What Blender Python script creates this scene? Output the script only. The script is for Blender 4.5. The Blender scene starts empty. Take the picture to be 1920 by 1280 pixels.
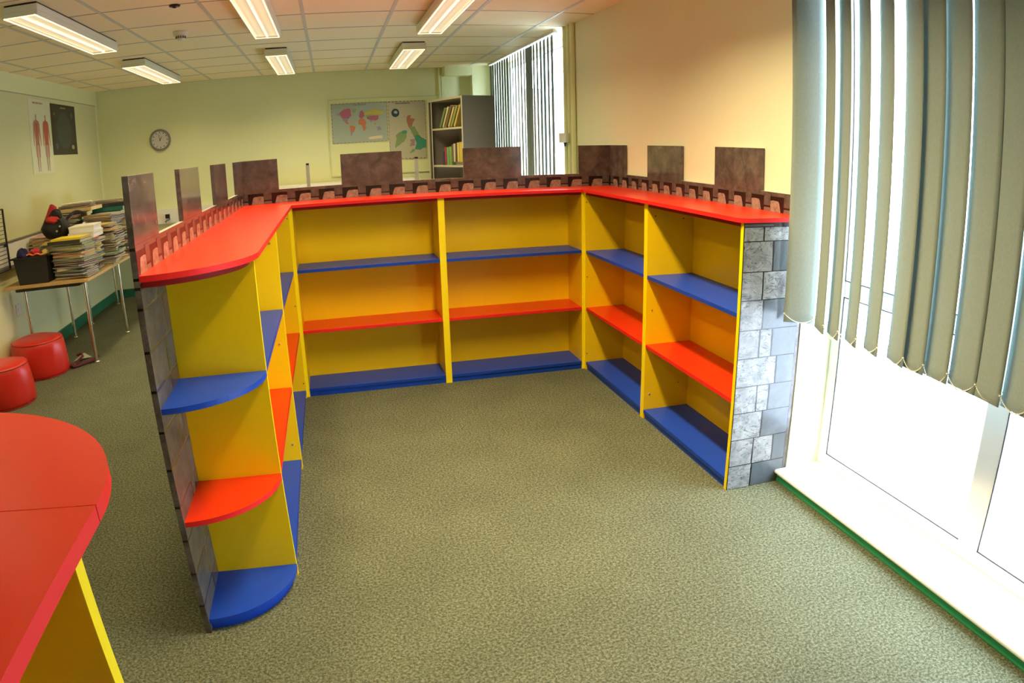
import bpy, bmesh, math, random
from mathutils import Vector, Matrix
R = math.radians
random.seed(7)
SC = bpy.context.scene
COL = SC.collection

# ------------------------------------------------------------------ measured room
XL, XR, YB, YF, ZC = -2.453, 2.158, 4.202, -6.0, 2.436
W, D, L, LL = 1.8395, 0.294, 1.855, 1.992
M1, M2, M3 = 0.915, -0.928, -1.037
T = 0.02
Z0, Z1, Z2, H, ZT = 0.052, 0.427, 0.804, 1.1820, 1.2005
SD = 0.272
XS = W + 0.296          # face of the right stone board
PAR, MER = 1.286, 1.478

# ------------------------------------------------------------------ materials
def nm(name):
    m = bpy.data.materials.new(name); m.use_nodes = True
    nt = m.node_tree; b = nt.nodes['Principled BSDF']
    return m, nt, b
def inp(b, k, v):
    if k in b.inputs: b.inputs[k].default_value = v
def plain(name, c, rough=0.5, metal=0.0, spec=0.5, bump=0.0, bscale=200, var=0.0, vscale=3.0, coat=0.0):
    m, nt, b = nm(name)
    inp(b, 'Base Color', (*c, 1)); inp(b, 'Roughness', rough); inp(b, 'Metallic', metal)
    inp(b, 'Specular IOR Level', spec); inp(b, 'Coat Weight', coat); inp(b, 'Coat Roughness', 0.1)
    tc = nt.nodes.new('ShaderNodeTexCoord')
    if var > 0:
        n = nt.nodes.new('ShaderNodeTexNoise'); n.inputs['Scale'].default_value = vscale; n.inputs['Detail'].default_value = 4
        mx = nt.nodes.new('ShaderNodeMix'); mx.data_type = 'RGBA'
        nt.links.new(tc.outputs['Object'], n.inputs['Vector']); nt.links.new(n.outputs['Fac'], mx.inputs[0])
        mx.inputs[6].default_value = (*[x * (1 - var) for x in c], 1); mx.inputs[7].default_value = (*[min(1, x * (1 + var)) for x in c], 1)
        nt.links.new(mx.outputs[2], b.inputs['Base Color'])
    if bump > 0:
        n2 = nt.nodes.new('ShaderNodeTexNoise'); n2.inputs['Scale'].default_value = bscale; n2.inputs['Detail'].default_value = 3
        bp = nt.nodes.new('ShaderNodeBump'); bp.inputs['Strength'].default_value = bump; bp.inputs['Distance'].default_value = 0.002
        nt.links.new(tc.outputs['Object'], n2.inputs['Vector']); nt.links.new(n2.outputs['Fac'], bp.inputs['Height']); nt.links.new(bp.outputs[0], b.inputs['Normal'])
    return m
def emis(name, c, s):
    m, nt, b = nm(name)
    inp(b, 'Base Color', (*c, 1)); inp(b, 'Emission Color', (*c, 1)); inp(b, 'Emission Strength', s); inp(b, 'Roughness', 0.4)
    return m
def carpet_mat():
    m, nt, b = nm('carpet_pile'); inp(b, 'Roughness', 0.97); inp(b, 'Specular IOR Level', 0.12)
    tc = nt.nodes.new('ShaderNodeTexCoord')
    n = nt.nodes.new('ShaderNodeTexNoise'); n.inputs['Scale'].default_value = 200; n.inputs['Detail'].default_value = 5; n.inputs['Roughness'].default_value = 0.75
    n3 = nt.nodes.new('ShaderNodeTexNoise'); n3.inputs['Scale'].default_value = 105; n3.inputs['Detail'].default_value = 3
    n4 = nt.nodes.new('ShaderNodeTexNoise'); n4.inputs['Scale'].default_value = 3; n4.inputs['Detail'].default_value = 3
    for q in (n, n3, n4): nt.links.new(tc.outputs['Object'], q.inputs['Vector'])
    r = nt.nodes.new('ShaderNodeValToRGB'); e = r.color_ramp
    e.elements[0].position = 0.41; e.elements[0].color = (0.060, 0.068, 0.036, 1)
    e.elements[1].position = 0.60; e.elements[1].color = (0.245, 0.258, 0.180, 1)
    x = e.elements.new(0.5); x.color = (0.128, 0.141, 0.088, 1)
    ad = nt.nodes.new('ShaderNodeMath'); ad.operation = 'MULTIPLY_ADD'; ad.inputs[1].default_value = 0.45; nt.links.new(n3.outputs['Fac'], ad.inputs[0])
    m2 = nt.nodes.new('ShaderNodeMath'); m2.operation = 'MULTIPLY_ADD'; m2.inputs[1].default_value = 0.55; m2.inputs[2].default_value = 0.0; nt.links.new(n.outputs['Fac'], m2.inputs[0])
    nt.links.new(m2.outputs[0], ad.inputs[2]); nt.links.new(ad.outputs[0], r.inputs[0])
    mx = nt.nodes.new('ShaderNodeMix'); mx.data_type = 'RGBA'; mx.blend_type = 'MULTIPLY'; mx.inputs[0].default_value = 1
    r2 = nt.nodes.new('ShaderNodeValToRGB'); r2.color_ramp.elements[0].position = .3; r2.color_ramp.elements[0].color = (.9, .9, .9, 1); r2.color_ramp.elements[1].position = .7; r2.color_ramp.elements[1].color = (1.08, 1.08, 1.08, 1)
    nt.links.new(n4.outputs['Fac'], r2.inputs[0]); nt.links.new(r.outputs[0], mx.inputs[6]); nt.links.new(r2.outputs[0], mx.inputs[7])
    nt.links.new(mx.outputs[2], b.inputs['Base Color'])
    bp = nt.nodes.new('ShaderNodeBump'); bp.inputs['Strength'].default_value = 0.7; bp.inputs['Distance'].default_value = 0.004
    nt.links.new(n.outputs['Fac'], bp.inputs['Height']); nt.links.new(bp.outputs[0], b.inputs['Normal'])
    return m
def stone_mat(name, lo, mid, hi, rough=0.3, scale=9, bump=0.5, crack=0.6, bscale=25):
    m, nt, b = nm(name); inp(b, 'Roughness', rough); inp(b, 'Specular IOR Level', 0.5)
    tc = nt.nodes.new('ShaderNodeTexCoord')
    n = nt.nodes.new('ShaderNodeTexNoise'); n.inputs['Scale'].default_value = scale; n.inputs['Detail'].default_value = 9; n.inputs['Roughness'].default_value = 0.62; n.inputs['Distortion'].default_value = 0.6
    nt.links.new(tc.outputs['Object'], n.inputs['Vector'])
    r = nt.nodes.new('ShaderNodeValToRGB'); e = r.color_ramp
    e.elements[0].position = 0.30; e.elements[0].color = (*lo, 1); e.elements[1].position = 0.70; e.elements[1].color = (*hi, 1)
    x = e.elements.new(0.5); x.color = (*mid, 1)
    nt.links.new(n.outputs['Fac'], r.inputs[0])
    # chipped ridges printed in the stone
    w = nt.nodes.new('ShaderNodeTexNoise'); w.inputs['Scale'].default_value = bscale; w.inputs['Detail'].default_value = 4; w.inputs['Distortion'].default_value = 1.4
    mp = nt.nodes.new('ShaderNodeMapping'); mp.inputs['Scale'].default_value = (1, 1, 1.9)
    nt.links.new(tc.outputs['Object'], mp.inputs['Vector']); nt.links.new(mp.outputs[0], w.inputs['Vector'])
    r2 = nt.nodes.new('ShaderNodeValToRGB'); f = r2.color_ramp
    f.elements[0].position = 0.475; f.elements[0].color = (1, 1, 1, 1); f.elements[1].position = 0.53; f.elements[1].color = (1, 1, 1, 1)
    d = f.elements.new(0.503); d.color = (1 - crack, 1 - crack, 1 - crack, 1); d2 = f.elements.new(0.515); d2.color = (1, 1, 1, 1)
    nt.links.new(w.outputs['Fac'], r2.inputs[0])
    mx = nt.nodes.new('ShaderNodeMix'); mx.data_type = 'RGBA'; mx.blend_type = 'MULTIPLY'; mx.inputs[0].default_value = 1
    nt.links.new(r.outputs[0], mx.inputs[6]); nt.links.new(r2.outputs[0], mx.inputs[7]); nt.links.new(mx.outputs[2], b.inputs['Base Color'])
    return m
def fabric_mat(name, c, transl=0.12):
    m = bpy.data.materials.new(name); m.use_nodes = True; nt = m.node_tree; nt.nodes.clear()
    o = nt.nodes.new('ShaderNodeOutputMaterial'); d = nt.nodes.new('ShaderNodeBsdfDiffuse'); t = nt.nodes.new('ShaderNodeBsdfTranslucent'); x = nt.nodes.new('ShaderNodeMixShader')
    tc = nt.nodes.new('ShaderNodeTexCoord'); n = nt.nodes.new('ShaderNodeTexNoise'); n.inputs['Scale'].default_value = 260; n.inputs['Detail'].default_value = 2
    mp = nt.nodes.new('ShaderNodeMapping'); mp.inputs['Scale'].default_value = (1, 1, 0.35)
    mx = nt.nodes.new('ShaderNodeMix'); mx.data_type = 'RGBA'; mx.inputs[6].default_value = (*[v * .85 for v in c], 1); mx.inputs[7].default_value = (*[v * 1.15 for v in c], 1)
    nt.links.new(tc.outputs['Object'], mp.inputs[0]); nt.links.new(mp.outputs[0], n.inputs['Vector']); nt.links.new(n.outputs['Fac'], mx.inputs[0])
    nt.links.new(mx.outputs[2], d.inputs[0]); t.inputs[0].default_value = (.45, .62, .6, 1)
    x.inputs[0].default_value = transl
    nt.links.new(d.outputs[0], x.inputs[1]); nt.links.new(t.outputs[0], x.inputs[2]); nt.links.new(x.outputs[0], o.inputs[0])
    return m
def glass_mat():
    m = bpy.data.materials.new('clear_window_glass'); m.use_nodes = True; nt = m.node_tree; nt.nodes.clear()
    o = nt.nodes.new('ShaderNodeOutputMaterial'); t = nt.nodes.new('ShaderNodeBsdfTransparent'); g = nt.nodes.new('ShaderNodeBsdfGlossy'); f = nt.nodes.new('ShaderNodeLayerWeight'); x = nt.nodes.new('ShaderNodeMixShader')
    t.inputs[0].default_value = (.95, .97, .96, 1); g.inputs['Roughness'].default_value = 0.02
    p5 = nt.nodes.new('ShaderNodeMath'); p5.operation = 'POWER'; p5.inputs[1].default_value = 5; nt.links.new(f.outputs['Facing'], p5.inputs[0])
    ma = nt.nodes.new('ShaderNodeMath'); ma.operation = 'MULTIPLY_ADD'; ma.inputs[1].default_value = .9; ma.inputs[2].default_value = .04; nt.links.new(p5.outputs[0], ma.inputs[0])
    nt.links.new(ma.outputs[0], x.inputs[0]); nt.links.new(t.outputs[0], x.inputs[1]); nt.links.new(g.outputs[0], x.inputs[2]); nt.links.new(x.outputs[0], o.inputs[0])
    return m
def frosted_mat():
    m = bpy.data.materials.new('frosted_window_glass'); m.use_nodes = True; nt = m.node_tree; nt.nodes.clear()
    o = nt.nodes.new('ShaderNodeOutputMaterial'); t = nt.nodes.new('ShaderNodeBsdfTranslucent'); g = nt.nodes.new('ShaderNodeBsdfDiffuse'); x = nt.nodes.new('ShaderNodeMixShader')
    t.inputs[0].default_value = (.95, .96, .98, 1); g.inputs[0].default_value = (.9, .9, .9, 1); x.inputs[0].default_value = 0.12
    nt.links.new(t.outputs[0], x.inputs[1]); nt.links.new(g.outputs[0], x.inputs[2]); nt.links.new(x.outputs[0], o.inputs[0])
    return m
def wood_mat(name, c):
    m, nt, b = nm(name); inp(b, 'Roughness', 0.4)
    tc = nt.nodes.new('ShaderNodeTexCoord'); mp = nt.nodes.new('ShaderNodeMapping'); mp.inputs['Scale'].default_value = (14, 1, 14)
    n = nt.nodes.new('ShaderNodeTexNoise'); n.inputs['Scale'].default_value = 3; n.inputs['Detail'].default_value = 6
    mx = nt.nodes.new('ShaderNodeMix'); mx.data_type = 'RGBA'; mx.inputs[6].default_value = (*[v * .8 for v in c], 1); mx.inputs[7].default_value = (*[min(1, v * 1.15) for v in c], 1)
    nt.links.new(tc.outputs['Object'], mp.inputs[0]); nt.links.new(mp.outputs[0], n.inputs['Vector']); nt.links.new(n.outputs['Fac'], mx.inputs[0]); nt.links.new(mx.outputs[2], b.inputs['Base Color'])
    return m
def prism_mat():
    # prismatic lamp diffuser: fine ribs, glow painted in brighter bands, as from tubes behind it
    m, nt, b = nm('prismatic_diffuser'); inp(b, 'Roughness', 0.25); inp(b, 'Base Color', (.8, .76, .66, 1))
    tc = nt.nodes.new('ShaderNodeTexCoord'); sp = nt.nodes.new('ShaderNodeSeparateXYZ'); nt.links.new(tc.outputs['Object'], sp.inputs[0])
    s = nt.nodes.new('ShaderNodeMath'); s.operation = 'MULTIPLY'; s.inputs[1].default_value = 300; nt.links.new(sp.outputs['Y'], s.inputs[0])
    si = nt.nodes.new('ShaderNodeMath'); si.operation = 'SINE'; nt.links.new(s.outputs[0], si.inputs[0])
    ma = nt.nodes.new('ShaderNodeMath'); ma.operation = 'MULTIPLY_ADD'; ma.inputs[1].default_value = 0.16 * LAMP_GLOW; ma.inputs[2].default_value = 0.8 * LAMP_GLOW; nt.links.new(si.outputs[0], ma.inputs[0])
    sx = nt.nodes.new('ShaderNodeMath'); sx.operation = 'MULTIPLY'; sx.inputs[1].default_value = 2 * math.pi / .085; nt.links.new(sp.outputs['X'], sx.inputs[0])
    cx_ = nt.nodes.new('ShaderNodeMath'); cx_.operation = 'COSINE'; nt.links.new(sx.outputs[0], cx_.inputs[0])
    bx = nt.nodes.new('ShaderNodeMath'); bx.operation = 'MULTIPLY_ADD'; bx.inputs[1].default_value = -.32; bx.inputs[2].default_value = .85; nt.links.new(cx_.outputs[0], bx.inputs[0])
    fm = nt.nodes.new('ShaderNodeMath'); fm.operation = 'MULTIPLY'; nt.links.new(ma.outputs[0], fm.inputs[0]); nt.links.new(bx.outputs[0], fm.inputs[1])
    inp(b, 'Emission Color', (1.0, .78, .48, 1)); nt.links.new(fm.outputs[0], b.inputs['Emission Strength'])
    return m
LAMP_GLOW = 0.6
M = dict(
    carpet=carpet_mat(),
    wall=plain('mint_wall_paint', (.76, .79, .47), .75, bump=.15, bscale=120, var=.03),
    ceiling=plain('white_ceiling_tile', (.96, .83, .55), .9, bump=.3, bscale=90, var=.03, vscale=40),
    tee=plain('ceiling_grid_metal', (.62, .61, .52), .5),
    skirt=plain('green_skirting_paint', (.03, .36, .15), .4),
    sill=plain('white_sill', (.95, .95, .94), .3),
    frame=plain('white_window_frame', (.95, .95, .95), .3),
    gasket=plain('black_rubber', (.02, .02, .02), .5),
    glass=glass_mat(), frosted=frosted_mat(),
    yellow=plain('yellow_laminate', (.87, .575, .004), .36, spec=.3, var=.02, vscale=60),
    yedge=plain('yellow_edge_strip', (.92, .74, .004), .36, spec=.3),
    red=plain('red_laminate', (.80, .032, .006), .30, spec=.4, var=.02, vscale=60),
    rededge=plain('red_edge_strip', (.74, .014, .014), .5, spec=.25),
    shadedred=plain('shade_darkened_red', (.30, .010, .010), .6, spec=.2),  # red laminate darkened to paint in the shade under the worktop edge
    blue=plain('blue_laminate', (.012, .068, .53), .38, spec=.3, var=.02, vscale=60),
    blueedge=plain('blue_edge_strip', (.006, .05, .42), .38, spec=.3),
    slate=stone_mat('printed_slate_block', (.065, .078, .085), (.09, .105, .115), (.125, .14, .152), rough=.2, scale=5, crack=.1),
    rough=stone_mat('printed_rough_block', (.11, .11, .108), (.23, .235, .23), (.36, .365, .36), rough=.32, scale=16, crack=.85, bscale=13),
    merlon=stone_mat('printed_wall_stone', (.055, .045, .042), (.10, .083, .076), (.16, .135, .12), rough=.13, scale=14, crack=.25, bscale=22),
    corbel=stone_mat('printed_corbel_stone', (.16, .12, .10), (.30, .22, .185), (.42, .32, .27), rough=.2, scale=40, crack=.45, bscale=50),
    block=stone_mat('printed_bracket_stone', (.06, .048, .044), (.095, .078, .072), (.13, .11, .10), rough=.2, scale=30, crack=.1),
    joint=plain('printed_dark_joint', (.010, .008, .009), .25),
    chrome=plain('chrome', (.8, .8, .8), .15, metal=1),
    brass=plain('worn_chrome_tube', (.72, .66, .52), .25, metal=1),
    slat=fabric_mat('sage_blind_fabric', (.235, .285, .275), .06),
    chain=plain('bead_chain_plastic', (.95, .95, .95), .4),
    lampbody=plain('lamp_body_enamel', (.72, .74, .62), .45),
    prism=prism_mat(),
    tube=emis('lit_tube', (1.0, .86, .55), 1.5),
    whitepl=plain('white_plastic', (.82, .82, .78), .4),
    blackpl=plain('black_plastic', (.012, .012, .014), .45),
    beech=wood_mat('beech_veneer', (.62, .40, .16)),
    vinyl=plain('red_vinyl', (.62, .022, .012), .34, bump=1.0, bscale=9, var=.06, vscale=4),
    seam=plain('red_seam', (.30, .01, .01), .5),
    maroon=plain('maroon_cord', (.10, .008, .018), .7),
    paperw=plain('white_paper', (.80, .80, .76), .6),
    pagesm=plain('page_edges', (.56, .47, .32), .8, var=.3, vscale=120),
    cabgrey=plain('grey_cabinet_enamel', (.33, .30, .27), .5),
    cablight=plain('pale_cabinet_edge', (.62, .58, .46), .5),
    postgrey=plain('grey_post_enamel', (.42, .41, .38), .4),
    nylon=plain('black_nylon', (.012, .011, .013), .8, bump=.5, bscale=30),
    nylonred=plain('red_nylon', (.45, .018, .03), .75, bump=.3, bscale=30),
    railshadow=plain('dull_rail_and_shadow', (.16, .15, .13), .4),
    concrete=plain('pale_paving', (.62, .61, .58), .9, var=.1),
)
def cm(name, c, rough=.5):
    k = 'c_' + name
    if k not in M: M[k] = plain(name, c, rough)
    return M[k]

# ------------------------------------------------------------------ mesh builder
class MB:
    def __init__(s): s.v = []; s.f = []; s.m = []; s.s = []
    def add(s, vs, fs, mi=0, smooth=False):
        o = len(s.v); s.v += [Vector(v) for v in vs]
        for f in fs: s.f.append([o + i for i in f]); s.m.append(mi); s.s.append(smooth)
        return s
    def box(s, x0, x1, y0, y1, z0, z1, mi=0, mtop=None):
        x0, x1 = min(x0, x1), max(x0, x1); y0, y1 = min(y0, y1), max(y0, y1); z0, z1 = min(z0, z1), max(z0, z1)
        v = [(x0, y0, z0), (x1, y0, z0), (x1, y1, z0), (x0, y1, z0), (x0, y0, z1), (x1, y0, z1), (x1, y1, z1), (x0, y1, z1)]
        s.add(v, [(0, 3, 2, 1), (0, 1, 5, 4), (1, 2, 6, 5), (2, 3, 7, 6), (3, 0, 4, 7)], mi)
        s.add(v[4:], [(0, 1, 2, 3)], mi if mtop is None else mtop)
        return s
    def prism(s, pts, z0, z1, mi=0, mside=None, mbot=None):      # pts ccw in XY
        n = len(pts); v = [(x, y, z0) for x, y in pts] + [(x, y, z1) for x, y in pts]
        s.add(v, [tuple(range(n, 2 * n))], mi)
        s.add(v, [tuple(reversed(range(n)))], mi if mbot is None else mbot)
        s.add(v, [(i, (i + 1) % n, n + (i + 1) % n, n + i) for i in range(n)], mi if mside is None else mside)
        return s
    def cyl(s, p0, p1, r0, r1=None, n=16, mi=0, caps=True, smooth=True):
        r1 = r0 if r1 is None else r1; p0 = Vector(p0); p1 = Vector(p1); d = (p1 - p0).normalized()
        a = d.orthogonal().normalized(); b = d.cross(a); v = []
        for p, r in ((p0, r0), (p1, r1)):
            for i in range(n):
                t = 2 * math.pi * i / n; v.append(p + r * (math.cos(t) * a + math.sin(t) * b))
        s.add(v, [(i, (i + 1) % n, n + (i + 1) % n, n + i) for i in range(n)], mi, smooth)
        if caps: s.add(v, [tuple(reversed(range(n))), tuple(range(n, 2 * n))], mi)
        return s
    def tube(s, pts, r, n=8, mi=0):
        pts = [Vector(p) for p in pts]; v = []; N = len(pts)
        a = None
        for k, p in enumerate(pts):
            d = (pts[min(k + 1, N - 1)] - pts[max(k - 1, 0)]).normalized()
            a = d.orthogonal().normalized() if a is None else (a - d * a.dot(d)).normalized()
            b = d.cross(a); rr = r[k] if isinstance(r, (list, tuple)) else r
            for i in range(n):
                t = 2 * math.pi * i / n; v.append(p + rr * (math.cos(t) * a + math.sin(t) * b))
        fs = [(k * n + i, k * n + (i + 1) % n, (k + 1) * n + (i + 1) % n, (k + 1) * n + i) for k in range(N - 1) for i in range(n)]
        s.add(v, fs, mi, True); s.add(v, [tuple(reversed(range(n))), tuple(range((N - 1) * n, N * n))], mi)
        return s
    def lathe(s, prof, c=(0, 0, 0), n=32, mi=0, smooth=True):
        v = []; c = Vector(c)
        for r, z in prof:
            for i in range(n):
                t = 2 * math.pi * i / n; v.append(c + Vector((r * math.cos(t), r * math.sin(t), z)))
        s.add(v, [(k * n + i, k * n + (i + 1) % n, (k + 1) * n + (i + 1) % n, (k + 1) * n + i) for k in range(len(prof) - 1) for i in range(n)], mi, smooth)
        return s
    def ball(s, c, r, n=6, mi=0):
        c = Vector(c); prof = [(max(1e-5, r * math.sin(math.pi * k / n)), -r * math.cos(math.pi * k / n)) for k in range(n + 1)]
        return s.lathe(prof, c, n=max(6, n), mi=mi)
    def flat(s, pts3, mi=0): return s.add(pts3, [tuple(range(len(pts3)))], mi)
    def build(s, name, mats, parent=None, label=None, bevel=0, subsurf=0):
        me = bpy.data.meshes.new(name)
        org = parent_loc(parent)
        me.from_pydata([tuple(v - org) for v in s.v], [], s.f)
        if not isinstance(mats, (list, tuple)): mats = [mats]
        for m in mats: me.materials.append(m)
        for p, mi, sm in zip(me.polygons, s.m, s.s): p.material_index = mi; p.use_smooth = sm
        me.update(); me.validate()
        o = bpy.data.objects.new(name, me); COL.objects.link(o)
        if parent is not None: o.parent = parent
        if label: o['label'] = label
        if bevel:
            b = o.modifiers.new('b', 'BEVEL'); b.width = bevel; b.segments = 2; b.limit_method = 'ANGLE'; b.angle_limit = R(40)
        if subsurf:
            q = o.modifiers.new('s', 'SUBSURF'); q.levels = subsurf; q.render_levels = subsurf
        return o
WL = {}
def parent_loc(p):
    if p is None: return Vector((0, 0, 0))
    if p.name in WL: return WL[p.name]
    return parent_loc(p.parent) if p.parent is not None else Vector((0, 0, 0))
def tag(o, label, cat, group=None):
    o['label'] = label; o['category'] = cat
    if group: o['group'] = group
    return o
def thing(name, loc, label, cat, group=None):
    """Empty whose children are modelled in room coordinates"""
    o = bpy.data.objects.new(name, None); COL.objects.link(o); o.location = loc; o.empty_display_size = .1
    WL[o.name] = Vector(loc)
    return tag(o, label, cat, group)
def lthing(name, loc, rz, label, cat, group=None):
    """Empty whose children are modelled in its own coordinates"""
    o = bpy.data.objects.new(name, None); COL.objects.link(o); o.location = loc; o.rotation_euler = (0, 0, rz); o.empty_display_size = .1
    WL[o.name] = Vector((0, 0, 0))
    return tag(o, label, cat, group)
def struct(o): o['kind'] = 'structure'; return o
def copy_tree(o, parent=None):
    c = o.copy(); COL.objects.link(c); c.parent = parent
    for ch in list(o.children): copy_tree(ch, c)
    return c

# ------------------------------------------------------------------ room shell
struct(MB().box(XL - .2, XR + .32, YF - .2, YB + .2, -.1, 0).build('floor', M['carpet']))
c = MB().box(XL - .2, XR + .32, YF - .2, YB + .2, ZC, ZC + .1)
GX, GY, S = -1.062, .610, .594
x = GX - 3 * S
while x < XR:
    if x > XL: c.box(x - .012, x + .012, YF, YB, ZC - .003, ZC + .001, 1)
    x += S
y = GY - 11 * S
while y < YB:
    if y > YF: c.box(XL, XR, y - .007, y + .007, ZC - .002, ZC + .001, 2)
    y += S
struct(c.build('ceiling', [M['ceiling'], M['tee'], cm('tile_joint_shadow_gap', (.45, .40, .34))]))
struct(MB().box(XL - .2, XL, YF, YB, 0, ZC).build('wall_left', M['wall']))
struct(MB().box(XL - .2, XR + .32, YB, YB + .2, 0, ZC).build('wall_back', M['wall']))
struct(MB().box(XL - .2, XR + .32, YF - .2, YF, 0, ZC).build('wall_front', M['wall']))
WN0, WN1 = -3.80, -1.86       # near window opening
WF0, WF1 = 1.277, 3.80        # far window opening
XO = XR + .32
wr = MB()
wr.box(XR, XO, YF, WN0, 0, ZC).box(XR, XO, WN1, WF0, 0, ZC).box(XR, XO, WF1, YB, 0, ZC)
wr.box(XR, XO, WN0, WN1, 0, .034).box(XR, XO, WF0, WF1, 0, .034)
struct(wr.build('wall_right', plain('cream_wall_paint', (.80, .83, .62), .75, bump=.15, bscale=120, var=.03)))
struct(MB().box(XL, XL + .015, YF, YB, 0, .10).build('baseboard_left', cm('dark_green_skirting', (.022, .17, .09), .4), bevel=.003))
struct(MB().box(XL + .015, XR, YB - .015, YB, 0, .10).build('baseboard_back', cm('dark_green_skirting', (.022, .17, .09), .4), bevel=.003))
struct(MB().box(XR - .015, XR, WN1 + .03, WF0 - .02, 0, .10).build('baseboard_right', M['skirt'], bevel=.003))

def window(idx, y0, y1, mull, sillz=.06):
    f = MB(); X0, X1 = 2.335, 2.40; zt = ZC - .005
    fr = .062
    f.box(X0, X1, y0, y1, sillz, sillz + fr).box(X0, X1, y0, y1, zt - fr, zt)
    f.box(X0, X1, y1 - fr, y1, sillz + fr, zt - fr).box(X0, X1, y0, y0 + fr, sillz + fr, zt - fr)
    for m in mull: f.box(X0, X1, m - .05, m + .05, sillz + fr, zt - fr)
    edges = sorted([y0 + fr] + [q for m in mull for q in (m - .05, m + .05)] + [y1 - fr])
    for a, b in zip(edges[::2], edges[1::2]): f.box(X0 + .005, X1 - .005, a, b, .86, .93)
    w = struct(f.build('window_%d' % idx, M['frame'], bevel=.004))
    for a, b in zip(edges[::2], edges[1::2]):
        g = MB()
        for za, zb in ((sillz + fr, .86), (.93, zt - fr)):
            g.box(X0 - .0005, X0 + .004, b - .004, b, za, zb)
            g.box(X0 - .0005, X0 + .004, a, b, za, za + .004).box(X0 - .0005, X0 + .004, a, b, zb - .004, zb)
        g.build('gasket', M['gasket'], w)
        MB().box(2.362, 2.368, a, b, sillz + fr, .86).build('frosted_pane', M['frosted'], w)
        MB().box(2.362, 2.368, a, b, .93, zt - fr).build('clear_pane', M['glass'], w)
    s = MB(); n = 8
    prof = [(2.345, sillz - .022), (2.345, sillz)] + [(2.104 - .011 * math.sin(math.pi * k / n), sillz - .011 + .011 * math.cos(math.pi * k / n)) for k in range(n + 1)]
    v = [(px, y0 + .001, pz) for px, pz in prof] + [(px, y1 - .001, pz) for px, pz in prof]; k = len(prof)
    s.add(v, [tuple(range(k)), tuple(reversed(range(k, 2 * k)))] + [(i, k + i, k + (i + 1) % k, (i + 1) % k) for i in range(k)])
    s.build('window_sill', M['sill'], w)
    struct(MB().box(2.107, XR, y0, y1, 0, sillz - .022).box(XR, 2.20, y0, y1, .0341, sillz - .022).build('baseboard_window_%d' % idx, M['skirt'], bevel=.004))
window(1, WN0, WN1, [-2.81])
window(2, WF0, WF1, [2.50])

# corner duct boxing beside the cabinet
struct(MB().box(1.945, XR, 4.02, YB, 0, ZC).box(1.62, 1.945, 4.02, YB, 2.325, ZC).build('trim_1', M['wall'], bevel=.003))
struct(MB().box(1.572, 1.60, YB - .03, YB, .1, ZC).box(1.606, 1.622, YB - .02, YB, .1, ZC).build('trim_2', M['wall'], bevel=.004))
p = MB()
p.cyl((XR - .022, 1.215, .0), (XR - .022, 1.215, ZC), .016).cyl((XR - .022, 1.125, .0), (XR - .022, 1.125, ZC), .016).cyl((XR - .022, 1.03, .0), (XR - .022, 1.03, ZC), .020)
struct(p.build('trim_3', M['wall']))
b = thing('control_box', (2.10, 1.17, 1.5), 'small cream control box on the right wall beside the pipes', 'control box')
MB().box(2.085, XR - .04, 1.09, 1.25, 1.50, 1.575).build('cover', M['whitepl'], b, bevel=.006)
MB().cyl((2.11, 1.17, 1.49), (2.11, 1.17, 1.502), .012).cyl((2.11, 1.17, 1.47), (2.11, 1.17, 1.49), .008).build('knob', M['blackpl'], b)
# dado trunking
tr = thing('trunking', (XL, 0, .84), 'long white cable trunking along the left wall above the table', 'trunking')
MB().box(XL, XL + .05, YF, YB - .06, .86, 1.04).build('channel', M['whitepl'], tr, bevel=.003)
MB().box(XL, XL + .056, YF, YB - .06, 1.04, 1.052).build('top_rail', M['railshadow'], tr, label='dull dark top rail')
MB().box(XL, XL + .056, YF, YB - .06, .835, .86).build('shadow_strip', M['railshadow'], tr, label='dark strip painted as the shadow beneath')  # added dark strip standing in for the shadow under the channel
tb = thing('trunking', (-1, YB, .86), 'white cable trunking low along the back wall behind the left counter', 'trunking')
MB().box(XL + .06, -.45, YB - .055, YB, .83, 1.0).build('channel', M['whitepl'], tb, bevel=.003)
sk = MB().box(-1.76, -1.62, YB - .062, YB - .055, .85, .95); sk.build('socket_plate', M['whitepl'], tb, bevel=.002)
pl = thing('wall_plug', (-1.70, YB - .1, .86), 'black plug with coiled flex in the back wall trunking', 'plug')
MB().box(-1.715, -1.665, YB - .10, YB - .063, .895, .94).build('plug_body', M['blackpl'], pl, bevel=.006)
MB().tube([(-1.69 + .03 * math.sin(t * 1.3), YB - .09 - .01 * t / 4, .90 - .012 * t) for t in [i * .4 for i in range(12)]], .004).build('flex', M['blackpl'], pl)
so = thing('wall_socket', (XL, 1.43, .48), 'pale socket plate on the left wall below the table', 'socket')
MB().box(XL, XL + .01, 1.38, 1.47, .44, .53).build('plate', M['whitepl'], so, bevel=.003)
MB().box(XL + .01, XL + .016, 1.40, 1.412, .47, .50).build('switch', M['whitepl'], so)

# ------------------------------------------------------------------ outside
struct(MB().box(XO + .02, 40, -30, 40, -.25, -.05).build('ground_outside', M['concrete']))
def brick_mat():
    m, nt, b = nm('buff_brick'); inp(b, 'Roughness', .9)
    tc = nt.nodes.new('ShaderNodeTexCoord'); mp = nt.nodes.new('ShaderNodeMapping'); mp.inputs['Rotation'].default_value = (R(90), 0, 0)
    br = nt.nodes.new('ShaderNodeTexBrick'); br.inputs['Scale'].default_value = 1.5; br.inputs['Color1'].default_value = (.45, .33, .22, 1); br.inputs['Color2'].default_value = (.36, .26, .18, 1); br.inputs['Mortar'].default_value = (.5, .45, .38, 1)
    nt.links.new(tc.outputs['Object'], mp.inputs[0]); nt.links.new(mp.outputs[0], br.inputs['Vector']); nt.links.new(br.outputs[0], b.inputs['Base Color'])
    return m
bd = thing('brick_building', (6, 26, 0), 'distant brown brick building seen through the far window blinds', 'building')
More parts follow.
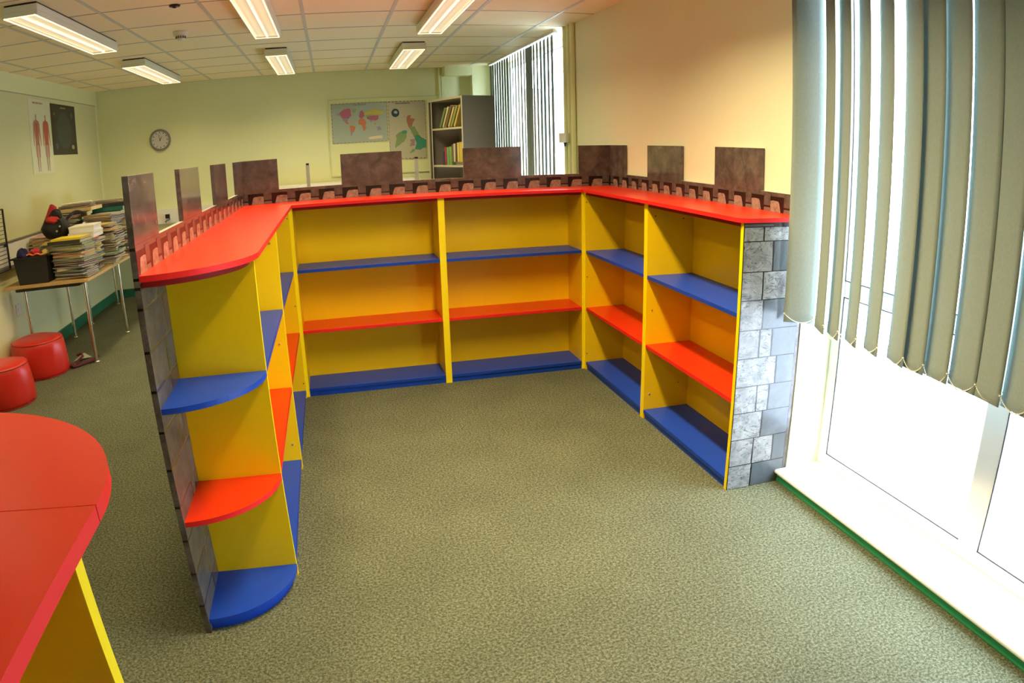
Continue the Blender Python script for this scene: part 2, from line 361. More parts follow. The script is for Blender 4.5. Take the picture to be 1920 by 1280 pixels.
MB().box(5.6, 13.5, 22, 30, -.05, 3.4).build('wall', brick_mat(), bd)
MB().box(5.5, 13.6, 21.9, 30.1, 3.4, 3.6).build('roof', cm('grey_roof', (.2, .2, .2)), bd)
for wx in (6.4, 8.6, 10.8):
    f = MB().box(wx, wx + 1.2, 21.96, 22.0, 1.0, 2.4).build('window', M['frame'], bd)
    MB().box(wx + .08, wx + 1.12, 21.95, 21.96, 1.08, 2.32).build('pane', cm('dark_pane', (.05, .06, .07), .1), f)

# ------------------------------------------------------------------ bookcases
def bolt(parent, p, axis=(0, -1, 0), r=.006):
    a = Vector(axis); p = Vector(p)
    MB().cyl(p, p + a * .003, r, r * .8, n=12).cyl(p + a * .003, p + a * .005, r * .5, r * .4, n=8).build('bolt', M['chrome'], parent)
def hole(parent, p, axis):
    a = Vector(axis); p = Vector(p)
    MB().cyl(p, p + a * .0008, .0035, .0035, n=10).build('screw_hole', M['joint'], parent)
def bay_x(name, x0, x1, label):
    """bookcase bay facing -Y with its front at Y=0"""
    t = thing(name, ((x0 + x1) / 2, D / 2, 0), label, 'bookcase', None)
    for a, b in ((x0, x0 + T), (x1 - T, x1)):
        o = MB().box(a, b, 0.001, D, 0, H); o.add([(a, 0, 0), (b, 0, 0), (b, 0, H), (a, 0, H), (a, .001, 0), (b, .001, 0), (b, .001, H), (a, .001, H)], [(0, 1, 2, 3), (0, 3, 7, 4), (1, 5, 6, 2)], 1)
        o.build('side_panel', [M['yellow'], M['yedge']], t)
    MB().box(x0 + T, x1 - T, SD, D - .002, 0.0, H).build('back_panel', M['yellow'], t)
    for z, mt, me, lb in ((Z2, 'blue', 'blueedge', 'blue upper shelf'), (Z1, 'red', 'rededge', 'red middle shelf'), (Z0, 'blue', 'blueedge', 'blue base shelf')):
        th = .018
        MB().box(x0 + T, x1 - T, .003, SD, z - th, z).add([(x0 + T, .002, z - th), (x1 - T, .002, z - th), (x1 - T, .002, z), (x0 + T, .002, z)], [(0, 1, 2, 3)], 1).build('shelf', [M[mt], M[me]], t, label=lb)
    MB().box(x0 + T, x1 - T, .010, .028, 0, Z0 - .018).build('plinth', M['blueedge'], t, label='blue plinth')
    MB().box(x0 + T, x1 - T, .004, SD, H - .019, H).build('top_panel', M['shadedred'], t, label='red top panel darkened as in shade')
    return t
def bay_y(name, side, xf, y0, y1, label):
    """bookcase bay in a side wing; side=+1 opens toward -X (right wing), -1 opens toward +X (left wing)"""
    s = side; X = lambda d: xf + s * d
    t = thing(name, (X(D / 2), (y0 + y1) / 2, 0), label, 'bookcase', None)
    for a, b in ((y0, y0 + T), (y1 - T, y1)):
        o = MB().box(X(.001), X(D), a, b, 0, H)
        o.add([(X(0), a, 0), (X(0), b, 0), (X(0), b, H), (X(0), a, H), (X(.001), a, 0), (X(.001), b, 0), (X(.001), b, H), (X(.001), a, H)], [(0, 1, 2, 3), (0, 3, 7, 4), (1, 5, 6, 2)], 1)
        o.build('side_panel', [M['yellow'], M['yedge']], t)
    MB().box(X(SD), X(D - .002), y0 + T, y1 - T, 0, H).build('back_panel', M['yellow'], t)
    for z, mt, me, lb in ((Z2, 'blue', 'blueedge', 'blue upper shelf'), (Z1, 'red', 'rededge', 'red middle shelf'), (Z0, 'blue', 'blueedge', 'blue base shelf')):
        th = .018
        MB().box(X(.003), X(SD), y0 + T, y1 - T, z - th, z).add([(X(.002), y0 + T, z - th), (X(.002), y1 - T, z - th), (X(.002), y1 - T, z), (X(.002), y0 + T, z)], [(0, 1, 2, 3)], 1).build('shelf', [M[mt], M[me]], t, label=lb)
    MB().box(X(.010), X(.028), y0 + T, y1 - T, 0, Z0 - .018).build('plinth', M['blueedge'], t, label='blue plinth')
    MB().box(X(.004), X(SD), y0 + T, y1 - T, H - .019, H).build('top_panel', M['shadedred'], t, label='red top panel darkened as in shade')
    return t
b1 = bay_x('bookcase', 0, M1, 'empty yellow bookcase on the left half of the back run')
b2 = bay_x('bookcase', M1, W, 'empty yellow bookcase on the right half of the back run, next to the right wing')
r1 = bay_y('bookcase', 1, W, M2, 0, 'empty yellow bookcase at the inner end of the right wing, against the back run')
r2 = bay_y('bookcase', 1, W, -L, M2, 'empty yellow bookcase at the window end of the right wing, with stone print end')
l1 = bay_y('bookcase', -1, 0, M3, 0, 'empty yellow bookcase at the inner end of the left wing, against the back run')
l2 = bay_y('bookcase', -1, 0, -LL, M3, 'empty yellow bookcase in the left wing, behind the quarter-round end shelves')
for z in (.641, .136, 1.11): bolt(l2, (-.033, M3 - T, z))
for z in (.593, .099, 1.124): hole(l1, (-.012, -T, z), (0, -1, 0))
for z in (.616, .142): bolt(r2, (W + .034, M2 - T, z))
hole(r2, (W + .045, M2 - T, 1.116), (0, -1, 0))
for z in (1.117, .631, .112): hole(r1, (W + .009, -T, z), (0, -1, 0))
hole(r2, (W + .21, M2 - T, .19), (0, -1, 0)); hole(r2, (W + .21, M2 - T, 1.10), (0, -1, 0))

# quarter-round end shelves
def quarter(cx, cy, r, n=24):
    """quarter disc: corner at (cx,cy), spanning +X and -Y"""
    return [(cx, cy)] + [(cx + r * math.sin(a), cy - r * math.cos(a)) for a in [math.pi / 2 * k / n for k in range(n + 1)]]
def quarter_up(cx, cy, r, n=24):
    return [(cx, cy)] + [(cx + r * math.cos(a), cy + r * math.sin(a)) for a in [math.pi / 2 * k / n for k in range(n + 1)]]
q = thing('corner_shelf_unit', (-.2, -2.1, 0), 'quarter-round end shelf unit in blue and red at the tip of the left wing', 'shelf unit')
for z, mt, me, lb in ((Z2, 'blue', 'blueedge', 'blue upper quarter-round shelf'), (Z1, 'red', 'rededge', 'red middle quarter-round shelf'), (Z0, 'blue', 'blueedge', 'blue base quarter-round shelf')):
    MB().prism(quarter(-.294, -LL, .295), z - .018, z, 0, 1).build('shelf', [M[mt], M[me]], q, label=lb, bevel=.0012)
MB().prism(quarter(-.294, -LL, .276), 0, Z0 - .018).build('plinth', M['blueedge'], q, label='blue curved plinth')
MB().prism(quarter(-.294, -LL, .280), H - .020, H).build('top_panel', M['shadedred'], q, label='red quarter-round top panel darkened as in shade')

# worktops
def worktop(pts, label, loc, z0=H + .0005):
    t = thing('worktop', (*loc, H), label, 'worktop', None)
    MB().prism(pts, z0, ZT, 0, 1, 0).build('board', [M['red'], M['rededge']], t, bevel=.0015)
    return t
ov = .02
left_pts = [(-.294, -.0005), (-.294, -LL)] + [(-.294 + (.294 + ov) * math.sin(a), -LL - .306 * math.cos(a)) for a in [math.pi / 2 * k / 24 for k in range(25)]] + [(ov, -.0005)]
worktop(left_pts, 'red left-wing worktop with rounded end over the quarter-round shelves', (-.14, -1))
bp_ = [(-.294, .0005), (ov + .0, .0005), (ov, -ov), (W - ov, -ov), (W - ov, .0005), (XS, .0005), (XS, .294), (-.294, .294)]
worktop([(-.294, .0005), (ov + .001, .0005), (ov + .001, -ov), (W - ov - .001, -ov), (W - ov - .001, .0005), (XS - .001, .0005), (XS - .001, .293), (-.294, .293)], 'red worktop along the back run of bookcases', (.9, .14))
c45 = .045
rp = [(W - ov, -.0005), (W - ov, -L - ov + c45)] + [(W - ov + c45 - c45 * math.cos(a), -L - ov + c45 - c45 * math.sin(a)) for a in [math.pi / 2 * k / 6 for k in range(1, 7)]] + [(XS - .001, -L - ov), (XS - .001, -.0005)]
worktop(rp, 'red worktop on the right wing, its end under the window blind', (W + .14, -1))

# ------------------------------------------------------------------ printed stone boards
MS = [M['merlon'], M['joint'], M['corbel'], M['block'], M['rough'], M['slate'], cm('pale_board_edge', (.55, .52, .46), .35), cm('printed_step', (.17, .13, .11), .25), stone_mat('printed_shaded_block', (.05, .046, .038), (.10, .092, .076), (.16, .148, .125), rough=.38, scale=18, crack=.5, bscale=20)]  # last stone is the rough block darkened, shade put into its colour
EPS = .0004
def print_blocks(mb, P, u0, u1, rows):
    """rows: (z0,z1,[joint positions],[kinds]); P maps (u,z,eps)->xyz"""
    for z0, z1, js, ks in rows:
        us = [u0] + js + [u1]
        for (a, b), k in zip(zip(us, us[1:]), ks):
            gk = 2.2 if 8 in ks else 1; ga = .0015 if a == u0 else .0025 * gk; gb = .0015 if b == u1 else .0045 * gk
            n = 5; rnd = random.Random(int((z0 + a) * 1e4))
            lft = [(a + ga + rnd.uniform(-.0008, .0014), z0 + .002 * gk + (z1 - z0 - .004 * gk) * i / n) for i in range(n + 1)]
            rgt = [(b - gb + rnd.uniform(-.0014, .0008), z0 + .002 * gk + (z1 - z0 - .004 * gk) * i / n) for i in range(n + 1)]
            poly = lft[::-1] + rgt
            mb.flat([P(u, z, EPS) for u, z in poly], k)
ROWS = [(1.164, 1.177, [1.99], [5, 1]), (1.105, 1.164, [1.939], [4, 4]), (.979, 1.105, [1.989], [4, 5]), (.86, .979, [1.945], [4, 4]), (.733, .86, [1.954], [4, 5]),
        (.61, .733, [1.946, 2.009], [4, 4, 5]), (.484, .61, [2.042], [4, 5]), (.364, .484, [1.953, 2.016], [4, 4, 5]), (.24, .364, [1.992], [4, 5]),
        (.114, .24, [1.959, 2.065], [4, 4, 5]), (0, .114, [1.962], [4, 5])]
# end board of the right wing
t = thing('stone_print_panel', (2.0, -L, 0), 'grey printed stone-block panel closing the window end of the right wing', 'panel')
mb = MB().box(W + .0015, XS, -L - .004, -L - .0005, 0, H - .001, 1)
print_blocks(mb, lambda u, z, e: (u, -L - .004 - e, z), W + .0015, XS, [(a, min(b, H - .001), js, ks) for a, b, js, ks in ROWS])
mb.build('printed_board', MS, t)
def corbels(mb, P, u0, u1, first, per=.15, flip=False):
    """machicolation band printed along the parapet"""
    mb.flat([P(u0, ZT + .0005, EPS), P(u1, ZT + .0005, EPS), P(u1, 1.268, EPS), P(u0, 1.268, EPS)], 1)
    k = math.floor((u0 - first) / per)
    while True:
        c = first + k * per
        if c - .09 > u1: break
        for poly, mi in (([(c - .038, 1.2008), (c + .041, 1.2008), (c + .041, 1.247), (c + .020, 1.250), (c - .018, 1.248), (c - .026, 1.240)], 2),
                         ([(c + .042, 1.225), (c + .092, 1.225), (c + .092, 1.276), (c + .042, 1.276)], 3),
                         ([(c + .040, 1.2008), (c + .094, 1.2008), (c + .090, 1.217), (c + .044, 1.217)], 7)):
            pts = [(min(max(u, u0), u1), z) for u, z in poly]
            if max(u for u, z in pts) - min(u for u, z in pts) > .004: mb.flat([P(u, z, 2 * EPS) for u, z in pts], mi)
        k += 1
def topbox(mb, x0, x1, y0, y1, z0, z1): mb.box(x0, x1, y0, y1, z0, z1, 0, 6)
XLi, XLo = -.2945, -.3125
Y0L = -LL - .302
left = thing('castle_parapet_panel', (-.30, -1, 0), 'castle-wall printed panel with square merlons behind the left wing worktop', 'panel')
mb = MB(); topbox(mb, XLo, XLi, Y0L, .3125, 0, PAR)
for a, b in ((Y0L, -1.998), (-1.599, -1.207), (-.802, -.41), (-.0, .3125)): topbox(mb, XLo, XLi, a, b, PAR - .0005, MER)
corbels(mb, lambda u, z, e: (XLi + e, u, z), Y0L, .294, -2.235)
lrows = [(a, b, [-1.85 - (j - 1.84) - .29 for j in reversed(js)], list(reversed(ks))) for a, b, js, ks in ROWS]
# under the worktop the print runs as staggered blocks along the whole board
def block_rows(u0, u1, z1, seed):
    rnd = random.Random(seed); out = []; zs = [0, .114, .24, .364, .484, .61, .733, .86, .979, 1.105, 1.164, z1]
    for i, (a, b) in enumerate(zip(zs, zs[1:])):
        us = []; u = u0 + rnd.uniform(.05, .13)
        while u < u1 - .05: us.append(u); u += rnd.uniform(.07, .17)
        out.append((a, b, us, [rnd.choice((4, 5, 3)) for _ in range(len(us) + 1)]))
    return out
print_blocks(mb, lambda u, z, e: (XLi + e, u, z), Y0L, -LL, [(a, b, [-2.2 + (j - 1.84) * .9 for j in js if j < 2.03], [{4: 8, 5: 3, 1: 1}[k_] for k_ in ks[:1 + len([j for j in js if j < 2.03])]]) for a, b, js, ks in ROWS])  # rough blocks on this face take the shade-darkened copy
print_blocks(mb, lambda u, z, e: (XLo - e, u, z), Y0L, .3125, block_rows(Y0L, .31, 1.19, 3))
# printed edge at the tip with dark joints
for z in (.114, .24, .364, .484, .61, .733, .86, .979, 1.105, 1.164, 1.19, 1.275): mb.flat([(XLo + .0005, Y0L - EPS, z - .004), (XLi - .0005, Y0L - EPS, z - .004), (XLi - .0005, Y0L - EPS, z + .004), (XLo + .0005, Y0L - EPS, z + .004)], 1)
mb.build('printed_board', MS, left)
back = thing('castle_parapet_panel', (.9, .30, 0), 'castle-wall printed panel with square merlons behind the back run worktop', 'panel')
mb = MB(); YBi, YBo = .2945, .3125; topbox(mb, XLi + .0005, XS - .0005, YBi, YBo, 0, PAR)
for a, b in ((XLi + .0005, -.070), (.329, .719), (1.117, 1.507), (1.909, XS - .0005)): topbox(mb, a, b, YBi, YBo, PAR - .0005, MER)
corbels(mb, lambda u, z, e: (u, YBi - e, z), XLi + .001, XS - .001, .238)
print_blocks(mb, lambda u, z, e: (u, YBo + e, z), XLi, XS, block_rows(XLi, XS, 1.19, 5))
mb.build('printed_board', MS, back)
right = thing('castle_parapet_panel', (XS, -.8, 0), 'castle-wall printed panel with square merlons along the right wall behind the worktop', 'panel')
mb = MB(); topbox(mb, XS, XS + .018, -L + .0, .3125, 0, PAR)
for a, b in ((.041, .3125), (-.745, -.312), (-1.53, -1.115)): topbox(mb, XS, XS + .018, a, b, PAR - .0005, MER)
corbels(mb, lambda u, z, e: (XS - e, u, z), -L, .294, .045 - .012, .1535)
mb.build('printed_board', MS, right)

# ------------------------------------------------------------------ foreground counter
fy = -3.70
fc = thing('counter_unit', (-.14, -4.6, 0), 'yellow counter unit with a red top and rounded end in the near left corner', 'counter')
MB().prism([(-.294, fy + .02), (-.294, -5.60), (ov, -5.60), (ov, fy + .02)], H + .0005, ZT, 0, 1, 0).build('worktop', [M['red'], M['rededge']], fc, bevel=.0015, label='straight red worktop')
MB().prism([(-.294, fy + .0215), (ov, fy + .0215)] + [(-.294 + .314 * math.cos(a), fy + .0215 + .306 * math.sin(a)) for a in [math.pi / 2 * k / 24 for k in range(1, 25)]], H + .0005, ZT, 0, 1, 0).build('rounded_worktop_end', [M['red'], M['rededge']], fc, bevel=.0015, label='quarter-round red worktop end')
for a, b in ((fy - T, fy), (-4.63, -4.61), (-5.55, -5.53)):
    MB().box(-.294, -.001, a, b, 0, H).add([(0, a, 0), (0, b, 0), (0, b, H), (0, a, H), (-.001, a, 0), (-.001, b, 0), (-.001, b, H), (-.001, a, H)], [(0, 1, 2, 3), (0, 3, 7, 4), (1, 5, 6, 2)], 1).build('side_panel', [M['yellow'], M['yedge']], fc)
MB().box(-.292, -.272, -5.53, fy - T, 0, H).build('back_panel', M['yellow'], fc)
for z, mt, me, lb in ((Z2, 'blue', 'blueedge', 'blue shelf'), (Z1, 'red', 'rededge', 'red shelf'), (Z0, 'blue', 'blueedge', 'blue shelf')):
    for a, b in ((-4.61, fy - T), (-5.53, -4.63)):
        MB().box(-.272, -.003, a, b, z - .018, z).build('shelf', M[mt], fc, label=lb)
    MB().prism(quarter_up(-.292, fy + .0005, .29), z - .018, z, 0, 1).build('corner_shelf', [M[mt], M[me]], fc, label=lb)
MB().box(-.28, -.01, -5.53, fy - T, 0, .034).build('plinth', M['blueedge'], fc, label='blue plinth')
mb = MB(); topbox(mb, XLo, XLi, -5.55, -3.375, 0, PAR)
for a, b in ((-3.67, -3.375), (-4.46, -4.07), (-5.25, -4.86)): topbox(mb, XLo, XLi, a, b, PAR - .0005, MER)
corbels(mb, lambda u, z, e: (XLi + e, u, z), -5.55, -3.375, -3.45)
print_blocks(mb, lambda u, z, e: (XLo - e, u, z), -5.55, -3.375, block_rows(-5.55, -3.375, 1.19, 9))
mb.build('stone_print_board', MS, fc, label='castle-wall printed board')

# ------------------------------------------------------------------ ceiling lights
def luminaire(x0, x1, y0, y1, label):
    t = thing('ceiling_light', ((x0 + x1) / 2, (y0 + y1) / 2, 2.36), label, 'light', None)
    zb = 2.36; g = .012
    m = MB(); w = .012
    m.box(x0 - w, x1 + w, y0, y1, zb + .03, ZC - .012)
    m.box(x0 - w + .008, x1 + w - .008, y0 + .01, y1 - .01, ZC - .012, ZC, 1)
    m.box(x0 - w, x0 + .002, y0, y1, zb + .004, zb + .03).box(x1 - .002, x1 + w, y0, y1, zb + .004, zb + .03).box(x0, x1, y0, y0 + g, zb + .004, zb + .03).box(x0, x1, y1 - g, y1, zb + .004, zb + .03)
    m.build('body', [M['lampbody'], cm('shadow_gap_black', (.03, .03, .03))], t, bevel=.003)
    MB().box(x0 + .004, x1 - .004, y0 + .013, y1 - .013, zb + .012, zb + .02).build('diffuser', M['prism'], t)
    s = MB().box(x0 - .002, x0 + .006, y0, y1, zb, zb + .004).box(x1 - .006, x1 + .002, y0, y1, zb, zb + .004).box(x0, x1, y0, y0 + .008, zb, zb + .004).box(x0, x1, y1 - .008, y1, zb, zb + .004)
    s.box((x0 + x1) / 2 - .005, (x0 + x1) / 2 + .005, y0 + .008, y1 - .008, zb + .004, zb + .010)
    s.build('bright_trim', M['tube'], t, label='bright lit edge trim')
    return t
LAMPS = [(-1.44, -1.26, -.50, 1.03, 'long surface-mounted strip light nearest the left edge of the ceiling'),
         (-1.475, -1.29, 1.95, 3.48, 'surface-mounted strip light on the ceiling close to the back-left corner'),
         (-.235, -.063, -.42, 1.06, 'surface-mounted strip light at the top centre-left, in the front row'),
         (-.248, -.072, 2.05, 3.53, 'surface-mounted strip light in the back row, middle of the ceiling'),
         (.965, 1.14, -.40, 1.17, 'surface-mounted strip light at the top right of centre, in the front row'),
         (.945, 1.13, 2.04, 3.51, 'surface-mounted strip light in the back row nearest the windows')]
for a in LAMPS: luminaire(*a)
WARM = (1.0, .79, .43)
def area(name, loc, sx, sy, power, col, spread=180, rot=(0, 0, 0)):
    l = bpy.data.lights.new(name, 'AREA'); l.shape = 'RECTANGLE'; l.size = sx; l.size_y = sy; l.energy = power; l.color = col; l.spread = R(spread)
    o = bpy.data.objects.new(name, l); COL.objects.link(o); o.location = loc; o.rotation_euler = rot
    return o
LP = 14.5
for x0, x1, y0, y1, _ in LAMPS: area('strip_light_tube', ((x0 + x1) / 2, (y0 + y1) / 2, 2.357), x1 - x0 - .02, y1 - y0 - .04, LP, WARM, 145)
for cx, k in ((-1.35, .4), (-.15, .9), (1.045, 4.4)): area('strip_light_tube', (cx, -2.0, 2.40), .16, 1.46, LP * k, WARM, 142)

sd = thing('smoke_detector', (-.75, .90, ZC), 'white round smoke detector on the ceiling', 'smoke detector')
MB().lathe([(.0001, 0), (.055, 0), (.055, -.012), (.05, -.03), (.0001, -.03)], (-.755, .92, ZC)).build('base', M['whitepl'], sd)
MB().lathe([(.0001, -.03), (.035, -.03), (.033, -.055), (.02, -.065), (.0001, -.066)], (-.755, .92, ZC)).build('sensing_head', M['whitepl'], sd)
g = MB()
for i in range(12): g.box(-.002, .002, .0, .004, 0, .016)
vents = MB()
for i in range(14):
    a = 2 * math.pi * i / 14; vents.cyl((-.755 + .0335 * math.cos(a), .92 + .0335 * math.sin(a), ZC - .052), (-.755 + .0345 * math.cos(a), .92 + .0345 * math.sin(a), ZC - .036), .004, n=6)
vents.build('vent_slots', M['blackpl'], sd, label='black vent slots')
ms = thing('ceiling_sensor', (-.61, .03, ZC), 'tiny black sensor on the ceiling near the front-row strip lights', 'sensor')
MB().lathe([(.0001, 0), (.034, 0), (.032, -.010), (.0001, -.012)], (-.61, .03, ZC)).build('housing', M['blackpl'], ms)
MB().lathe([(.014, -.011), (.012, -.018), (.0001, -.02)], (-.61, .03, ZC)).build('lens', cm('smoky_lens', (.05, .02, .02), .2), ms)

# ------------------------------------------------------------------ blinds
def blind(slats, zb, zt, label, y0, y1, X):
    """slats: (x, y, angle) centre and direction angle from +Y toward +X"""
    t = thing('vertical_blind', (X, (y0 + y1) / 2, zb), label, 'blind')
    MB().box(X - .02, X + .02, y0, y1, zt, zt + .024).build('headrail', M['whitepl'], t, bevel=.003)
    hooks = []
    wd = .0635; ends = []
    for i, (sx, sy, a) in enumerate(slats):
        d = Vector((math.sin(a), math.cos(a), 0)); nrm = Vector((-d.y, d.x, 0)); m = MB(); c0 = Vector((sx, sy, 0)); n = 6
        # slightly bowed strip of fabric with real thickness
        def ring(z, k=1.0, th=.0006):
            out = []
            for sgn in (1, -1):
                rng = range(n + 1) if sgn == 1 else range(n, -1, -1)
                for j in rng:
                    u = -1 + 2 * j / n; p = c0 + d * (u * wd) + nrm * (.0012 * k * (1 - u * u)) + nrm * (th * sgn); out.append((p.x, p.y, z))
            return out
        zs = [zb, zb + .044, zb + .0445, (zb + zt) / 2, zt - .04, zt - .012]
        vs = []
        for k, z in enumerate(zs): vs += ring(z, 1.0 if k < 5 else .3, .0024 if k < 2 else .0006)
        q = 2 * (n + 1)
        m.add(vs, [(k * q + j, k * q + (j + 1) % q, (k + 1) * q + (j + 1) % q, (k + 1) * q + j) for k in range(len(zs) - 1) for j in range(q)], 0, True)
        m.add(vs, [tuple(reversed(range(q))), tuple(range((len(zs) - 1) * q, len(zs) * q))], 0)
        s = m.build('slat', M['slat'], t)
        MB().cyl((sx, sy, zt - .015), (sx, sy, zt), .006, n=8).build('hanger', M['whitepl'], s)
        e0 = c0 + d * (-wd + .002); e1 = c0 + d * (wd - .002)
        # plastic clips at the weight pocket
        MB().ball(e0 + Vector((0, 0, zb + .036)), .0045).build('chain_clip', M['chain'], s); MB().ball(e1 + Vector((0, 0, zb + .036)), .0045).build('chain_clip', M['chain'], s)
        ends.append((e0, e1))
    for (a0, a1), (b0, b1) in zip(ends, ends[1:]):
        for p, q_ in ((a0, b0), (a1, b1)):
            if p.y < -3.9: continue
            m = MB(); ln = (p - q_).length; sag = .030 + .02 * random.random(); N = max(10, int((ln + sag) / .0062)); pts = []
            for k in range(N + 1):
                u = k / N; w = p.lerp(q_, u); pts.append(Vector((w.x, w.y, zb + .036 - sag * 4 * u * (1 - u))))
            m.tube(pts, .0012, n=5)
            for w in pts: m.ball(w, .0025, n=5)
            m.build('bead_chain', M['chain'], t)
    return t
ns = []
for (ax, ay), (bx, by) in [((2.043, -1.881), (2.146, -1.962)), ((2.127, -1.997), (2.080, -2.105)), ((2.122, -2.085), (2.075, -2.203)), ((2.122, -2.197), (2.073, -2.312)), ((2.116, -2.314), (2.070, -2.435)), ((2.112, -2.448), (2.072, -2.566)),
                           ((2.095, -2.53), (2.083, -2.655)), ((2.106, -2.632), (2.092, -2.757)), ((2.111, -2.749), (2.099, -2.874)), ((2.104, -2.858), (2.090, -2.983)), ((2.115, -2.973), (2.095, -3.097))]:
    ns.append(((ax + bx) / 2, (ay + by) / 2, math.atan2(ax - bx, ay - by)))
y = -3.155
while y > -3.72:
    ns.append((2.10, y, R(8 + 4 * random.random()))); y -= .118
blind(ns, .765, 2.405, 'sage green vertical blind over the near window, cut off by the right edge', -3.79, -1.88, 2.098)
fs = []; y = 1.43
k = 0
while y < 3.75:
    a = 10.0 + random.uniform(-1.2, 1.2)
    if 2.05 < y < 2.2: a = 1.0
    if y > 2.9: a = 5
    fs.append((2.098, y, R(a))); y += .108; k += 1
blind(fs, .765, 2.405, 'sage green vertical blind over the far window beside the grey cabinet', 1.33, 3.78, 2.098)

# ------------------------------------------------------------------ back wall: board, maps, clock
pb = thing('pinboard', (.86, YB, 1.2), 'pale green framed pinboard on the back wall behind the two maps', 'pinboard')
MB().box(.275, 1.60, YB - .010, YB - .001, 1.215, 2.10).build('board', cm('pale_green_hessian', (.74, .78, .42), .9), pb)
f = MB(); f.box(.265, 1.61, YB - .016, YB, 2.10, 2.11).box(.265, 1.61, YB - .016, YB, 1.205, 1.215).box(.265, .275, YB - .016, YB, 1.215, 2.10).box(1.60, 1.61, YB - .016, YB, 1.215, 2.10)
f.build('frame', cm('cream_board_frame', (.60, .66, .42), .5), pb)
def poster(name, P, w, h, base, border, shapes, label, cat, mats, dash=None):
    """P(u,v,e) with u 0..1 across, v 0..1 down"""
    t = thing(name, P(.5, 1, 0), label, cat)
    m = MB(); q0 = [P(0, 1, 0), P(1, 1, 0), P(1, 0, 0), P(0, 0, 0)]; q1 = [P(0, 1, .0012), P(1, 1, .0012), P(1, 0, .0012), P(0, 0, .0012)]
    m.add(q0 + q1, [(0, 3, 2, 1), (4, 5, 6, 7), (0, 1, 5, 4), (1, 2, 6, 5), (2, 3, 7, 6), (3, 0, 4, 7)], 0)
    if dash is not None:
        nx = int(w / .042); ny = int(h / .042)
        for i in range(nx):
            for v0, v1 in ((.004, .018), (.982, .996)): m.flat([P((i + .1) / nx, v1, .0016), P((i + .55) / nx, v1, .0016), P((i + .55) / nx, v0, .0016), P((i + .1) / nx, v0, .0016)], dash)
        for i in range(ny):
            for u0, u1 in ((.004, .014), (.986, .996)): m.flat([P(u0, (i + .55) / ny, .0016), P(u1, (i + .55) / ny, .0016), P(u1, (i + .1) / ny, .0016), P(u0, (i + .1) / ny, .0016)], dash)
    for k, (pts, mi) in enumerate(shapes): m.flat([P(u, v, .0018 + .00015 * k) for u, v in reversed(pts)], mi)
    m.build('sheet', mats, t)
    return t
def wob(pts, amp=.006, sub=4, seed=0):
    rnd = random.Random(seed); out = []
    for i, p in enumerate(pts):
        q_ = pts[(i + 1) % len(pts)]
        for k in range(sub):
            u = k / sub; out.append((p[0] + (q_[0] - p[0]) * u + (rnd.uniform(-amp, amp) if k else 0), p[1] + (q_[1] - p[1]) * u + (rnd.uniform(-amp, amp) if k else 0)))
    return out
wm = [cm('map_sea', (.38, .45, .38)), cm('map_pink', (.42, .12, .18)), cm('map_orange', (.55, .19, .08)), cm('map_yellow', (.52, .44, .07)), cm('map_green', (.26, .38, .18)), cm('map_violet', (.30, .28, .42)), cm('map_ink', (.10, .09, .10)), cm('map_red_dash', (.30, .12, .10)), cm('map_peach', (.78, .62, .42))]
n1 = lambda pts: [((x - 155) / 750, (y - 165) / 530) for x, y in pts]
ws = [([(430, 235), (495, 240), (480, 290), (445, 300)], 4), ([(260, 290), (330, 240), (410, 235), (425, 330), (380, 375), (300, 360), (265, 310)], 1), ([(215, 300), (265, 290), (265, 325), (235, 322)], 5),
      ([(300, 360), (385, 370), (365, 408), (310, 398)], 5), ([(330, 402), (355, 405), (385, 435), (378, 448), (340, 432)], 2), ([(395, 460), (430, 462), (472, 492), (455, 540), (420, 552), (395, 500)], 2), ([(400, 530), (440, 548), (412, 610), (400, 600)], 5),
      ([(540, 285), (575, 265), (590, 300), (600, 345), (560, 372), (528, 365), (525, 335)], 1), ([(590, 305), (640, 290), (690, 275), (740, 262), (800, 280), (862, 300), (840, 335), (700, 330), (600, 338)], 3), ([(610, 332), (690, 330), (680, 360), (620, 356)], 4),
      ([(622, 360), (700, 345), (775, 345), (785, 390), (745, 412), (690, 405), (640, 392)], 1), ([(660, 395), (700, 402), (682, 440)], 5), ([(510, 400), (560, 372), (600, 392), (622, 432), (600, 480), (618, 500), (590, 545), (572, 545), (560, 470), (515, 450)], 2),
      ([(750, 500), (800, 488), (822, 540), (770, 548)], 5), ([(720, 440), (745, 450), (735, 475)], 2), ([(640, 630), (820, 615), (825, 655), (645, 660)], 8)]
shapes = [(wob(n1(p), .006, 4, i), mi) for i, (p, mi) in enumerate(ws)]
Pw = lambda u, v, e: (.300 + .655 * u, YB - .0165 - e, 2.055 - .465 * v)
mw = poster('world_map', Pw, .655, .465, 0, 0, shapes, 'world map poster on the pinboard, left of the British Isles map', 'map', wm, dash=7)
cu = bpy.data.curves.new('title_text', 'FONT'); cu.body = 'The World'; cu.size = .034; cu.align_x = 'CENTER'; cu.extrude = .0003
tmp = bpy.data.objects.new('tmp_title', cu); COL.objects.link(tmp)
dg = bpy.context.evaluated_depsgraph_get(); me = bpy.data.meshes.new_from_object(tmp.evaluated_get(dg)); bpy.data.objects.remove(tmp)
me.materials.clear(); me.materials.append(wm[6])
ti = bpy.data.objects.new('title', me); COL.objects.link(ti); ti.parent = mw; ti['label'] = 'dark map title lettering'
tw = Vector(Pw(.5, .07, .0022)); ti.location = tw - WL[mw.name]; ti.rotation_euler = (R(90), 0, 0)
n2 = lambda pts: [((x - 905) / 490, (y - 160) / 720) for x, y in pts]
